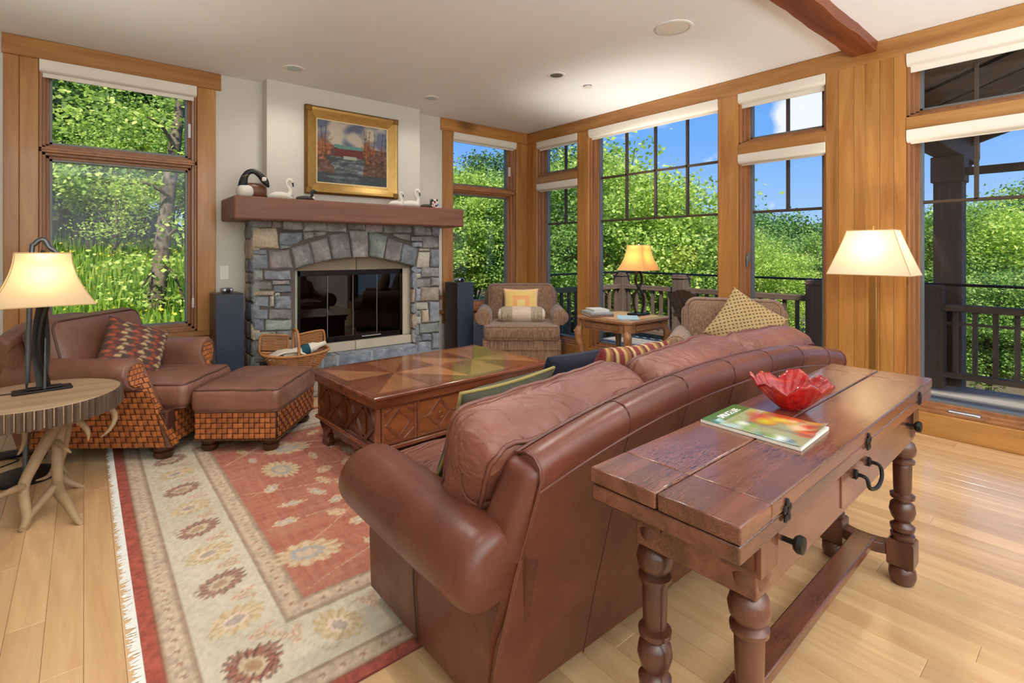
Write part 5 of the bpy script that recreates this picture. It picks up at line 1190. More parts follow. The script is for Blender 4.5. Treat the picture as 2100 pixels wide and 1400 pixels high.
for x in (-.19, .19):
    for y in (-.26, .26): bun(ot, x, y, .076, .05)

# ------------------------------------------------------------------ tweed armchairs
def tweed_chair(loc, rz, label, w=.86, d=.84, top=.86):
    t = thing('tweed_armchair', label, 'armchair', loc, rz)
    W2 = w / 2
    ob('base', MB().rbox((.02, 0, .205), (d - .1, w - .16, .27), .02, 4), 'tweed', t, smooth=50); ob('base_welt', MB().tube([(d / 2 - .024, -W2 + .09, .235), (d / 2 - .024, W2 - .09, .235)], .004, 6), 'tweed', t)
    for s in (-1, 1):
        pr = armprof(s, W2 - .16, W2 - .075, W2 - .085, .55, .085, .09, .47)
        if s < 0: pr = pr[::-1]
        def fsh(k, x, a, z):
            if k >= 3: x = x - .13 * max(0, min(1, (z - .1) / .3))
            if k == 4: c0, c1 = s * (W2 - .1), .5; a = c0 + (a - c0) * .88; z = z if z < .1 else c1 + (z - c1) * .92
            return (x, a, z)
        a = ob('arm', extr(pr, [-d / 2 + .06, -.15, .1, d / 2 - .04, d / 2 - .025], 'x', fsh), 'tweed', t, smooth=55)
        ob('welt', MB().tube([(d / 2 - .17, s * (W2 - .075 + .085 * math.cos(q)), .55 + .085 * math.sin(q)) for q in np.linspace(-.6, 3.7, 16)], .004, 6), 'tweed', a)
    boxcushion(t, (-d / 2 + .13, 0, .62), (.24, w - .20, top - .36), (0, R(-12), 0), 'tweed', .03, 'back_cushion', axis=0, r=.085, wr=.004)
    ob('back', MB().rbox((-d / 2 + .05, 0, .45), (.14, w - .12, .70), .05, 6), 'tweed', t, smooth=60)
    boxcushion(t, (.05, 0, .405), (d - .12, w - .20, .15), mat='tweed', puff=.02, name='seat_cushion', r=.04, wr=.003)
    for x in (-d / 2 + .1, d / 2 - .1):
        for y in (-W2 + .14, W2 - .14): bun(t, x, y, .085, .05)
    return t
tc1 = tweed_chair((3.755, 4.345, 0), R(-130), 'brown tweed armchair in the room corner holding a bolster and gold pillow', .98, .86)
tc2 = tweed_chair((3.74, 1.90, 0), R(-153), 'brown tweed armchair by the deck windows holding a dotted pillow', .92, .86)

# ------------------------------------------------------------------ end table
et = thing('end_table', 'carved wooden end table with clipped corners beside the tweed armchair', 'table', (4.03, 3.155, 0))
def octp(w, h, c): return [(-w + c, -h), (w - c, -h), (w, -h + c), (w, h - c), (w - c, h), (-w + c, h), (-w, h - c), (-w, -h + c)]
ob('top', MB().prism(octp(.345, .335, .06), .600, .63, 'xy'), 'endtable_wood', et, bevel=.009, seg=3)
ob('top_inlay', MB().prism(octp(.27, .26, .045), .628, .6315, 'xy'), 'marble_inlay', et)
ob('apron', MB().prism(octp(.315, .305, .06), .515, .602, 'xy'), 'endtable_wood', et, bevel=.003)
for P_, w in ((lambda a, d, z: (a, -.305 - d, z), .20), (lambda a, d, z: (a, .305 + d, z), .20), (lambda a, d, z: (-.315 - d, a, z), .20), (lambda a, d, z: (.315 + d, a, z), .20)):
    ob('apron_bead', MB().tube([P_(a, .001, z) for a, z in ((-w, .53), (w, .53), (w, .585), (-w, .585))], .003, 6, closed=True), 'foot_wood', et)
for sx in (-1, 1):
    for sy in (-1, 1):
        d = Vector((sx, sy, 0)).normalized(); b = Vector((sx * .275, sy * .265, 0))
        ob('corner_block', MB().obox((b.x + d.x * .012, b.y + d.y * .012, .555), (.05, .06, .085), (0, 0, math.atan2(d.y, d.x))), 'endtable_wood', et, bevel=.004)
        pth = smoothpath([b + d * .02 + Vector((0, 0, .53)), b + d * .045 + Vector((0, 0, .48)), b + d * .04 + Vector((0, 0, .40)), b + d * .0 + Vector((0, 0, .25)), b - d * .005 + Vector((0, 0, .15)), b + d * .025 + Vector((0, 0, .06)), b + d * .055 + Vector((0, 0, .03)), b + d * .06 + Vector((0, 0, .0))], 5)
        lg = ob('leg', MB().tube(pth, interp([.03, .038, .036, .024, .022, .024, .028, .02], len(pth)), 10), 'endtable_wood', et)
        for zz, off, rr in ((.475, .062, .024), (.035, .062, .022)):
            sp_ = [b + d * (off + rr * (1 - k / 26) * math.cos(k * .62)) + Vector((0, 0, zz + rr * (1 - k / 26) * math.sin(k * .62))) for k in range(22)]
            ob('scroll', MB().tube(sp_, .008, 6), 'endtable_wood', lg)
ob('shelf', MB().prism(octp(.26, .25, .05), .15, .172, 'xy'), 'endtable_wood', et, bevel=.005)
# ------------------------------------------------------------------ lamps
def bell_shade(w0, d0, w1, d1, h, name, mat, parent, zb, flare=.55, n=10, th=.002):
    # four-sided bell shade, bottom w0 x d0, top w1 x d1, open at both ends
    mb = MB()
    def ringp(t, o=0):
        k = (1 - t) ** (1 / flare) if flare != 1 else 1 - t; w = w1 + (w0 - w1) * k - o; d = d1 + (d0 - d1) * k - o; z = zb + h * t
        P = []
        for (a, b) in ((-1, -1), (1, -1), (1, 1), (-1, 1)): P.append((a * w / 2, b * d / 2, z))
        return P
    for o in (0, th * 2):
        vs = []; fs = []
        for i in range(n + 1): vs += ringp(i / n, o)
        for i in range(n):
            for k in range(4):
                q = (i * 4 + k, i * 4 + (k + 1) % 4, i * 4 + 4 + (k + 1) % 4, i * 4 + 4 + k); fs.append(q if o == 0 else q[::-1])
        mb.add(vs, fs)
    sh = ob(name, mb, mat, parent, smooth=30)
    tr = MB()
    for t in (0, 1): tr.tube([Vector(p) for p in ringp(t)], .003, 6, closed=True)
    for k in range(4): tr.tube([Vector(ringp(i / n)[k]) for i in range(n + 1)], .0022, 6)
    ob('shade_trim', tr, 'shade_trim', sh); return sh
def bulb(loc, e, col, up=0, r=.035):
    light('lamp_bulb', 'POINT', loc, e, col, r)
    if up: light('lamp_fill_spot', 'SPOT', (loc[0], loc[1], loc[2] + .05), up, (1, .93, .84), .04, rot=(R(180), 0, 0), spot_size=R(96), spot_blend=1.0)   # extra spot added to brighten the ceiling, aimed up through the shade's open top
lt = thing('table_lamp', 'table lamp with a cream bell shade and dark leaf-shaped base on the stump table', 'lamp', (-.16, 3.53, .552), R(6))
ob('base_plate', MB().box(-.115, -.05, 0, .115, .05, .012), 'dark_metal', lt, bevel=.006); ob('upper_plate', MB().box(-.06, -.03, .012, .075, .03, .02), 'dark_metal', lt, bevel=.004)
def leafblade(parent, c, ang, h, w, t, z0, nm):
    n = 16; vs = []
    for i in range(n + 1):
        q = i / n; ww = w * (.35 + .65 * math.sin(math.pi * min(1, q * .85 + .1))) / 2; bow = .03 * math.sin(math.pi * q)
        for a, b in ((-1, -1), (1, -1), (1, 1), (-1, 1)):
            p = Vector((a * ww, b * t / 2 + bow, z0 + h * q)); vs.append(Euler((0, 0, ang)).to_matrix() @ p + Vector(c))
    ob(nm, MB().add(vs, [(i * 4 + k, i * 4 + (k + 1) % 4, i * 4 + 4 + (k + 1) % 4, i * 4 + 4 + k) for i in range(n) for k in range(4)] + [(0, 3, 2, 1), (n * 4, n * 4 + 1, n * 4 + 2, n * 4 + 3)]), 'dark_metal', parent, smooth=40)
leafblade(lt, (-.004, .006, 0), 0, .44, .07, .012, .018, 'leaf_blade'); leafblade(lt, (.022, -.002, 0), R(70), .44, .06, .012, .018, 'leaf_blade')
ob('rod', MB().tube([(.006, -.036, .015), (.008, -.036, .27)], interp([.006, .003], 2), 8), 'steel_pole', lt)
ob('switch', MB().lathe([(.008, 0), (.004, .004), (.004, .02), (.007, .022), (.004, .03)], 10, (-.06, -.02, .02)), 'dark_metal', lt)
ob('socket', MB().lathe([(.014, .44), (.016, .5), (.01, .53), (.004, .54), (.004, .69), (.01, .70), (.006, .712)], 12), 'dark_metal', lt)
ob('cord', MB().tube(smoothpath([(-.11, 0, .006), (-.22, .01, .005), (-.36, -.03, .005)], 5), .003, 6), 'cord', lt)
bell_shade(.395, .27, .21, .14, .262, 'lamp_shade', 'shade_warm', lt, .436)
bulb((-.16, 3.53, .552 + .57), .85, (1, .86, .64), 12)
# reading floor lamp behind it
fl2 = thing('reading_lamp', 'grey metal floor lamp with a round base behind the stump table', 'lamp', (-.25, 3.93, 0))
ob('base', MB().lathe([(.15, 0), (.155, .004), (.155, .016), (.14, .022), (.012, .026)], 40), 'dark_metal', fl2)
pol = smoothpath([(0, 0, .02), (.01, .0, .6), (.025, 0, 1.22), (.04, 0, 1.30), (.075, -.0, 1.325), (.10, 0, 1.28), (.12, 0, 1.265), (.135, 0, 1.24)], 6)
ob('pole', MB().tube(pol, .0125, 12), 'steel_pole', fl2); ob('lamp_head', MB().lathe([(.012, .04), (.03, .03), (.05, -.03), (.046, -.032), (.01, .01)], 20, (.14, 0, 1.19)), 'dark_metal', fl2)
ob('cord', MB().tube(smoothpath([(-.1, 0, .006), (-.18, .2, .004), (-.05, .35, .004), (-.22, .45, .004), (-.3, .3, .004), (-.16, .5, .02), (-.34, .56, .02)], 6), .0035, 6), 'cord', fl2)
tag(ob('power_strip', MB().rbox((-.36, 4.36, .022), (.16, .06, .04), .012, 3), 'cord'), 'black power adapter lying on the floor behind the stump table', 'adapter')
# lamp on the end table: looped iron straps
l2 = thing('table_lamp', 'table lamp with an amber bell shade and looped iron base on the end table', 'lamp', (4.20, 3.09, .6315), R(5))
ob('base_plate', MB().box(-.1, -.07, 0, .1, .07, .02), 'dark_metal', l2, bevel=.004)
def strap(pts, w=.045, t=.012):
    mb = MB(); pts = smoothpath(pts, 6); vs = []
    for i, p in enumerate(pts):
        tn = (pts[min(i + 1, len(pts) - 1)] - pts[max(i - 1, 0)]).normalized(); sd = Vector((.64, .77, 0)); nn_ = tn.cross(sd).normalized()
        for a, b in ((-1, -1), (1, -1), (1, 1), (-1, 1)): vs.append(p + sd * a * w / 2 + nn_ * b * t / 2)
    n = len(pts); return mb.add(vs, [(i * 4 + k, i * 4 + (k + 1) % 4, i * 4 + 4 + (k + 1) % 4, i * 4 + 4 + k) for i in range(n - 1) for k in range(4)] + [(0, 3, 2, 1), (n * 4 - 4, n * 4 - 3, n * 4 - 2, n * 4 - 1)])
dx = Vector((.77, -.64, 0))
for s in (-1, 1):
    ob('strap', strap([dx * s * .03 + Vector((0, 0, .018)), dx * s * .05 + Vector((0, 0, .10)), dx * s * .045 + Vector((0, 0, .19)), dx * s * .0 + Vector((0, 0, .265)), dx * -s * .03 + Vector((0, 0, .32)), dx * -s * .028 + Vector((0, 0, .38)), dx * -s * .006 + Vector((0, 0, .445))]), 'dark_metal', l2, smooth=40)
ob('socket', MB().lathe([(.012, .44), (.015, .50), (.005, .52), (.004, .69), (.009, .695), (.006, .712)], 12), 'dark_metal', l2)
bell_shade(.30, .30, .165, .165, .245, 'lamp_shade', 'shade_amber', l2, .44)
bulb((4.20, 3.09, .6315 + .55), 1.3, (1, .8, .5), 40)
# floor lamp by the wood panel
l3 = thing('floor_lamp', 'floor lamp with a white rectangular shade and slim brass pole by the wood panel', 'lamp', (4.13, 1.115, 0), 0)
ob('base', MB().box(-.12, -.14, 0, .12, .14, .02), 'brass_pole', l3, bevel=.005)
ob('pole', MB().box(-.012, -.022, .018, .012, .022, 1.12), 'brass_pole', l3, bevel=.003)
ob('socket', MB().lathe([(.014, 1.12), (.016, 1.2), (.005, 1.22), (.004, 1.40), (.009, 1.405), (.008, 1.43)], 12), 'brass_pole', l3)
bell_shade(.27, .48, .15, .27, .30, 'lamp_shade', 'shade_white', l3, 1.10, flare=.92)
bulb((4.13, 1.115, 1.27), 1.7, (1, .88, .68), 7)

# ------------------------------------------------------------------ stump table on antlers
st = thing('antler_table', 'round wood slab side table on a base of antlers', 'table', (-.185, 3.45, 0))
RT_ = .338; n = 120; rb = random.Random(8)
nt_ = [RT_ * (1 + .012 * math.sin(3 * a * 6.283 / n) + .01 * math.sin(5 * a * 6.283 / n + 1)) for a in range(n)]
ob('slab', MB().prism([(nt_[a] * .985 * math.cos(6.2832 * a / n), nt_[a] * .985 * math.sin(6.2832 * a / n)) for a in range(n)], .465, .552, 'xy'), 'stump_top', st, bevel=.003, smooth=30)
bk_ = None
mb = MB()
for a in range(0, 64):
    t = 2 * math.pi * a / 64; r = nt_[int(a * n / 64) % n]; w = 2 * math.pi * r / 64 * .43; c = Vector((r * math.cos(t), r * math.sin(t), 0)); tg = Vector((-math.sin(t), math.cos(t), 0)); nm = Vector((math.cos(t), math.sin(t), 0)); vs = []
    for z, k in ((.461, .8), (.475, 1.0), (.54, 1.0), (.549, .7)):
        vs += [c - tg * w - nm * .006 + Vector((0, 0, z)), c - tg * w * .5 + nm * (.008 * k) + Vector((0, 0, z)), c + tg * w * .5 + nm * (.008 * k) + Vector((0, 0, z)), c + tg * w - nm * .006 + Vector((0, 0, z))]
    o = ob('bark_ridge', MB().add(vs, [(i * 4 + k, i * 4 + k + 1, i * 4 + 5 + k, i * 4 + 4 + k) for i in range(3) for k in range(3)] + [(0, 3, 2, 1), (12, 13, 14, 15)]), 'stump_bark', st, smooth=0)
def antler(px_, rad, nm='antler', tips=()):
    p = [q - Vector(st.location) for q in px_]; pa = smoothpath(p, 6); a = ob(nm, MB().tube(pa, [q * .86 for q in interp(rad, len(pa))], 10), 'antler', st, smooth=180)
    for tp_, tr in tips:
        q = smoothpath([v - Vector(st.location) for v in tp_], 6); ob('tine', MB().tube(q, [w * .86 for w in interp(tr, len(q))], 9), 'antler', a, smooth=180)
def az(px, py, y): return ony(px, py, y)
antler([az(118, 866, 3.5), az(98, 900, 3.45), az(70, 950, 3.35), az(48, 1000, 3.28), az(55, 1060, 3.2), az(46, 1088, 3.19)], [.030, .030, .028, .026, .022, .022], tips=(([az(44, 1000, 3.27), az(20, 1008, 3.2), az(-12, 1024, 3.1)], [.024, .018, .01]), ([az(100, 880, 3.5), az(150, 860, 3.4), az(178, 880, 3.35), az(181, 904, 3.34)], [.022, .02, .014, .003])))
antler([az(128, 866, 3.55), az(118, 920, 3.5), az(118, 980, 3.42), az(120, 1005, 3.35), az(140, 1035, 3.2), az(155, 1062, 3.12), az(168, 1076, 3.09)], [.028, .028, .026, .03, .022, .017, .012], tips=(([az(112, 1000, 3.36), az(80, 1035, 3.28), az(58, 1060, 3.2), az(48, 1082, 3.18)], [.026, .022, .02, .018]), ([az(118, 905, 3.5), az(135, 920, 3.42), az(146, 928, 3.4)], [.016, .012, .004])))
antler([az(140, 862, 3.65), az(130, 920, 3.66), az(120, 960, 3.64), az(135, 985, 3.6), az(160, 995, 3.58), az(174, 999, 3.57)], [.025, .024, .024, .02, .016, .01], tips=(([az(124, 955, 3.62), az(136, 968, 3.58), az(141, 972, 3.56)], [.014, .01, .004]), ([az(115, 950, 3.62), az(100, 975, 3.55), az(74, 985, 3.5)], [.018, .012, .004])))
antler([az(210, 840, 3.5), az(226, 838, 3.45), az(236, 855, 3.42), az(225, 880, 3.4), az(207, 896, 3.39)], [.018, .018, .015, .011, .003], 'tine_antler')
antler([az(60, 866, 3.55), az(52, 880, 3.52), az(50, 905, 3.5), az(42, 925, 3.48), az(35, 933, 3.47)], [.016, .015, .012, .008, .003], 'tine_antler')
antler([az(-30, 870, 3.5), az(-60, 930, 3.45), az(-90, 1000, 3.4), Vector((-.52, 3.3, .0))], [.028, .028, .024, .02])

# ------------------------------------------------------------------ pillows
def L3(c): return S(*c)
def scal(u, v, sd):
    s = 9.0; x, y = (u + 1) * s / 2, (v + 1) * s / 2 * 1.5; row = math.floor(y); best = None
    pal = [(176, 84, 62), (196, 164, 118), (110, 56, 56), (84, 66, 58), (168, 140, 112), (150, 72, 52)]
    for r in (row + 1, row, row - 1):
        xx = x + (.5 if r % 2 else 0); cx = math.floor(xx) + .5; d = math.hypot(xx - cx, (y - r) * .72)
        if y - r >= 0 and d < .56:
            return L3((92, 74, 64)) if d > .50 else L3(pal[(int(cx) * 2 + r * 3) % 6])
    return L3((84, 66, 58))
pillow('throw_pillow', 'throw pillow with a red and tan scallop pattern on the leather armchair', 'pillow', (.25, 4.17, .615), (R(62), R(24), R(14)), .38, .38, .16, scal)
def sqr(u, v, sd):
    m = max(abs(u), abs(v) * 1.0); c = (226, 202, 140) if m > .82 else (224, 190, 112) if m > .5 else (226, 164, 104) if m > .22 else (228, 200, 128)
    if m > .88: c = (232, 186, 142)
    return L3(c)
fc = lambda a: (math.cos(a), math.sin(a))
pillow('square_pillow', 'gold satin square pillow with concentric squares on the corner armchair', 'pillow', (3.80, 4.40, .66), (R(74), 0, R(-40)), .40, .36, .14, sqr)
bo = thing('bolster_pillow', 'cream and taupe bolster pillow lying on the corner armchair seat', 'pillow', (3.665, 4.235, .565), R(-40)); mx_ = Euler((0, R(90), 0)).to_matrix()
ob('cover', MB().lathe([(.074, -.225), (.085, -.215), (.09, -.19), (.092, 0), (.09, .19), (.085, .215), (.074, .225)], 28, (0, 0, 0), mx_), 'bolster_tweed', bo, smooth=50)
for s in (-1, 1): ob('end_cap', MB().lathe([(.075, .222 * s), (.06, .245 * s), (.03, .256 * s), (.006, .258 * s)], 24, (0, 0, 0), mx_), 'linen', bo, smooth=60)
ob('band', MB().lathe([(.0925, -.10), (.0935, -.095), (.0935, .095), (.0925, .10)], 28, (0, 0, 0), mx_, caps=False), 'bolster_band', bo, smooth=60)
def dots(u, v, sd):
    x, y = u * 11, v * 11; a, b = (x + y), (x - y); d = math.hypot((a / 2) % 1 - .5, (b / 2) % 1 - .5); return L3((84, 58, 36)) if d < .26 else L3((176, 150, 106))
pillow('diamond_pillow', 'tan and brown diamond-dot pillow on the armchair by the deck windows', 'pillow', (3.80, 1.84, .70), (R(70), R(32), R(-66)), .43, .43, .17, dots, n=70)
def stripes(u, v, sd):
    k = int((u + 1) * 13) % 6; return L3([(122, 40, 40), (176, 142, 86), (130, 88, 48), (96, 30, 34), (186, 158, 104), (120, 50, 44)][k])
pillow('striped_pillow', 'red and gold striped pillow behind the middle sofa cushion', 'pillow', (1.77, 1.40, .68), (R(114), R(3), R(3)), .50, .42, .14, stripes, n=56)
pillow('olive_pillow', 'dark olive velvet pillow with corded edge on the leather sofa', 'pillow', (1.07, 1.37, .672), (R(116), R(-2), R(3)), .41, .38, .14, lambda u, v, s: S(70, 68, 52), piping='olive_cord')
pillow('navy_pillow', 'dark navy velvet pillow against the striped one on the sofa', 'pillow', (1.66, 1.585, .665), (R(116), 0, R(-4)), .40, .36, .13, lambda u, v, s: S(20, 24, 42))

# ------------------------------------------------------------------ on the console
p = onz(1568, 877, .7605)
mg = thing('magazine', 'glossy magazine with a green and autumn-coloured cover on the console table', 'magazine', (0, 0, .7605))
c4 = [onz(1437, 862, .765), onz(1505, 831, .765), onz(1700, 878, .765), onz(1643, 922, .765)]; mc = sum(c4, Vector()) / 4; mg.location = (mc.x, mc.y, .7605); c4 = [q - Vector((mc.x, mc.y, 0)) for q in c4]
def bil(u, v): return c4[0].lerp(c4[1], v).lerp(c4[3].lerp(c4[2], v), u)
N = 64; V = []; C = []; Q = []; gq = random.Random(3)
bl = [(gq.uniform(.3, 1), gq.uniform(.45, 1), gq.uniform(.06, .2), gq.choice([(206, 92, 50), (226, 150, 60), (214, 190, 60), (188, 70, 50), (230, 190, 150), (150, 170, 60)])) for _ in range(26)] + [(gq.uniform(.1, .9), gq.uniform(.0, .4), gq.uniform(.05, .14), gq.choice([(226, 232, 228), (170, 200, 206), (120, 160, 80), (206, 220, 214), (96, 110, 100)])) for _ in range(18)]
for i in range(N):
    for j in range(N):
        u, v = i / (N - 1), j / (N - 1); q = bil(u, v); cur = max(0, u - .8) ** 2 * .25 * (1 if v > .5 else .4); V.append((q.x, q.y, .0085 + .002 * math.sin(u * 3) + cur))
        c = np.array((70, 116, 50.)) if u < .2 else np.array((150, 160, 120.))
        c = c * 1.0
        for a, b, r, cc in bl:
            d = math.hypot((u - a) * 1.25, v - b)
            if d < r and u > .12: k = (1 - d / r) ** .7; c = c * (1 - k) + np.array(cc) * k
        if abs(v - .30 - .15 * u) < .05 and u > .5: c = c * .5 + np.array((120, 118, 116)) * .5
        C.append(S(*[float(x) for x in c]))
for i in range(N - 1):
    for j in range(N - 1): a = i * N + j; Q.append((a, a + 1, a + N + 1, a + N)[::-1])
colmesh('cover', V, Q, C, 'printed_cover', mg)
pg = MB(); e = [(bil(u, v)) for u, v in ((0, 0), (1, 0), (1, 1), (0, 1))]; pg.add([(q.x, q.y, .0002) for q in e] + [(q.x, q.y, .0082) for q in e], [(0, 1, 2, 3)[::-1], (4, 5, 6, 7), (0, 1, 5, 4), (1, 2, 6, 5), (2, 3, 7, 6), (3, 0, 4, 7)]); ob('pages', pg, 'paper', mg, smooth=0)
def text(body, size, loc, rot, mat, parent, ext=.0004, sx=1.0):
    cu = bpy.data.curves.new('lettering', 'FONT'); cu.body = body; cu.size = size; cu.extrude = ext; cu.align_x = 'CENTER'; cu.align_y = 'CENTER'
    o = bpy.data.objects.new('lettering', cu); link(o); dg = bpy.context.evaluated_depsgraph_get(); me = bpy.data.meshes.new_from_object(o.evaluated_get(dg)); bpy.data.objects.remove(o); me.materials.append(M[mat])
    o = bpy.data.objects.new('lettering', me); link(o, parent); o.location = loc; o.rotation_euler = rot; o.scale = (sx, 1, 1); return o
ld = (c4[1] - c4[0]); la = math.atan2(ld.y, ld.x); lp = bil(.13, .5)
text('SPRUCE LIFE', .030, (lp.x, lp.y, .0118), (0, 0, la), 'white_plastic', mg, sx=.72)
# red glass bowl with petal rim
def glassred():
    m, nt, p, out = newmat('red_glass'); v = coords(nt, (1, 1, 1)); f = noise(nt, v, 16, 4, .6, 1.6)
    r = ramp(nt, [(.3, S(176, 8, 22)), (.55, S(220, 24, 34)), (.68, S(236, 84, 44)), (.8, S(238, 170, 90))]); nt.links.new(f, r.inputs[0]); nt.links.new(r.outputs[0], p.inputs['Base Color'])
    p.inputs['Roughness'].default_value = .04; p.inputs['Transmission Weight'].default_value = .65; p.inputs['Specular IOR Level'].default_value = .6; p.inputs['Coat Weight'].default_value = .8; p.inputs['Coat Roughness'].default_value = .03; p.inputs['IOR'].default_value = 1.4; bump(nt, p, noise(nt, v, 34, 3, .5, 1.5), .45, .01)
glassred()
bc = onz(1622, 838, .7605); bw = thing('glass_bowl', 'red art glass bowl with a petal-shaped rim on the console table', 'bowl', (bc.x, bc.y, .7605), R(20))
def bowl(off):
    def fn(u, v):
        a = u * 2 * math.pi; t = v; pet = 1.7 * abs(math.cos(3.5 * a + .2)) ** .6 - 1.1; k = t ** 1.4
        r = .034 + .082 * t ** 1.05 * (1 + .10 * pet * k); z = .004 + (.080 + .018 * pet * k + .008 * math.cos(3 * a + 1) * k) * t ** 1.25 + .0025 * math.sin(23 * a + t * 6) * t
        return ((r - off) * math.cos(a), (r - off) * math.sin(a), z + off * 1.2)
    return fn
mb = MB().grid(bowl(0), 108, 14, wu=True); b0 = len(mb.v); mb.grid(bowl(.0045), 108, 14, wu=True)
mb.f += [(i * 14 + 13, b0 + i * 14 + 13, b0 + ((i + 1) % 108) * 14 + 13, ((i + 1) % 108) * 14 + 13) for i in range(108)] + [tuple(i * 14 for i in range(108)), tuple(b0 + i * 14 for i in range(108))[::-1]]
ob('bowl', mb, 'red_glass', bw, smooth=180)

# ------------------------------------------------------------------ books
def book(loc, size, rz, col, label, group=None, title=None):
    nm = 'cover_%02x%02x%02x' % col
    if nm not in M: plain(nm, S(*col), .45, var=.06)
    t = thing('book', label, 'book', loc, rz); w, d, h = size
    if group: t['group'] = group
    c = .003
    ob('cover', MB().box(-w / 2, -d / 2, 0, w / 2, d / 2, c).box(-w / 2, -d / 2, h - c, w / 2, d / 2, h).box(-w / 2, -d / 2, 0, -w / 2 + c, d / 2, h), nm, t, bevel=.001); ob('pages', MB().box(-w / 2 + c, -d / 2 + .005, c, w / 2 - .005, d / 2 - .005, h - c), 'paper', t)
    return t
zt_ = .632
book((3.86, 3.33, zt_), (.30, .23, .022), R(60), (110, 84, 74), 'brown-spined large book at the bottom of the pile on the end table')
book((3.86, 3.33, zt_ + .022), (.29, .22, .018), R(62), (150, 156, 162), 'grey book in the middle of the pile on the end table')
book((3.87, 3.34, zt_ + .040), (.21, .16, .024), R(66), (196, 200, 196), 'pale grey small book topmost of the pile on the end table')
book((3.91, 3.00, zt_), (.28, .19, .010), R(40), (156, 186, 204), 'thin light blue book lying open to the lamp on the end table')
z_ = .173
for i, (w, d, h, c, lb) in enumerate(((.24, .17, .032, (196, 176, 150), 'tan book at the bottom of the pile on the end table shelf'), (.25, .18, .036, (206, 186, 160), 'cream book second in the pile on the end table shelf'), (.23, .17, .024, (60, 66, 78), 'dark blue book third in the pile on the end table shelf'), (.22, .16, .04, (150, 158, 150), 'sage green thick book topmost of the pile on the end table shelf'))):
    book((3.93, 3.21, z_), (w, d, h), R(40 + 5 * i), c, lb); z_ += h
book((4.17, 3.09, .173), (.24, .18, .03), R(10), (110, 130, 148), 'slate blue book lying flat on the end table shelf'); book((4.17, 3.09, .203), (.22, .16, .02), R(16), (140, 176, 206), 'sky blue book on the slate one on the end table shelf')

# ------------------------------------------------------------------ loudspeakers
def tower(x0, x1, y0, y1, h, label):
    t = thing('tower_speaker', label, 'speaker', ((x0 + x1) / 2, (y0 + y1) / 2, 0)); w, d = (x1 - x0) / 2, (y1 - y0) / 2
    ob('cabinet', MB().box(-w, -d + .012, .0, w, d, h), 'speaker_walnut', t, bevel=.004); ob('grille', MB().box(-w, -d, .012, w, -d + .012, h - .004), 'speaker_navy', t, bevel=.003)
    tw = ob('tweeter_pod', MB().rbox((0, .0, h + .024), (.085, .12, .042), .02, 4), 'silver', t, smooth=60); ob('tweeter_face', MB().lathe([(.018, 0), (.018, .004), (.01, .006)], 16, (0, -.06, h + .024), Euler((R(90), 0, 0)).to_matrix()), 'black_metal', tw)
tower(.818, 1.02, 4.70, 4.97, .91, 'navy-fronted tower speaker standing between the window and the fireplace pier')
tower(3.125, 3.335, 4.67, 4.93, .913, 'navy-fronted tower speaker standing in front of the corner window')

# ------------------------------------------------------------------ basket on the hearth
bs = thing('wicker_basket', 'honey wicker gathering basket with a tall handle on the hearth', 'basket', (1.385, 4.538, .208), R(-6))
bs.scale = (1.06, 1.0, 1.0)
def bk(u, v, o=0):   # tapering trough: rim is 0.5 x 0.24
    a = u * 2 * math.pi; cx, cy = math.cos(a), math.sin(a); ex = .55; x = math.copysign(abs(cx) ** ex, cx); y = math.copysign(abs(cy) ** ex, cy); k = .42 + .58 * v ** .7
    return Vector((x * (.25 * (.55 + .45 * v) - o), y * (.115 * k - o), .17 * v + .03 * (x * x) * v))
mb = MB()
for r in range(21):
    v = r / 20; ph = r % 2
    mb.tube([bk((i + .0) / 72, v) + Vector((0, 0, 0)) + (bk(i / 72, v) - Vector((0, 0, bk(i / 72, v).z))).normalized() * (.0035 if (i // 2 + ph) % 2 else -.002) for i in range(72)], .0034, 5, closed=True)
stuff(ob('woven_sides', mb, 'wicker', bs, smooth=180)); mb = MB()
for i in range(36): mb.tube([bk(i / 36, v) for v in np.linspace(0, 1, 6)], .0035, 5)
stuff(ob('stakes', mb, 'wicker_dark', bs, smooth=180)); ob('rim', MB().tube([bk(i / 60, 1.02) for i in range(60)], .011, 8, closed=True), 'wicker', bs, smooth=180)
ob('bottom', MB().add([bk(i / 36, .01) for i in range(36)], [tuple(range(36))]), 'wicker_dark', bs)
for s in (-1, 1):   # raised back flaps either side of the gap
    fl_ = MB()
    for k in range(11): z = .20 + .012 * k; fl_.tube([(s * (.045 + .19 * q), .105 + .003 * ((j + k) % 2), z + .02 * q) for j, q in enumerate(np.linspace(0, 1, 16))], .005, 5)
    stuff(ob('back_flap', fl_, 'wicker', bs, smooth=180)); ob('flap_frame', MB().tube(smoothpath([(s * .04, .105, .17), (s * .04, .105, .31), (s * .06, .105, .325), (s * .21, .105, .345), (s * .245, .105, .32), (s * .25, .105, .19)], 5), .009, 8), 'wicker', bs, smooth=180)
ob('handle', MB().tube(smoothpath([(.0, -.115, .17), (.005, -.11, .26), (.0, -.08, .36), (0, 0, .385), (0, .08, .36), (.0, .105, .27), (0, .105, .17)], 6), .0115, 10), 'wicker', bs, smooth=180)
ob('wrapped_bottle', MB().lathe([(.02, -.18), (.042, -.17), (.045, .05), (.04, .10), (.022, .14), (.02, .19), (.026, .195), (.02, .2)], 18, (.06, 0, .20), Euler((0, R(78), R(8))).to_matrix()), 'linen', None, smooth=60)
bt = [o for o in bpy.data.objects if o.name.startswith('wrapped_bottle')][0]; bt.location = bs.location; bt.rotation_euler = bs.rotation_euler; tag(bt, 'cream cloth-wrapped bottle lying in the wicker basket', 'bottle')
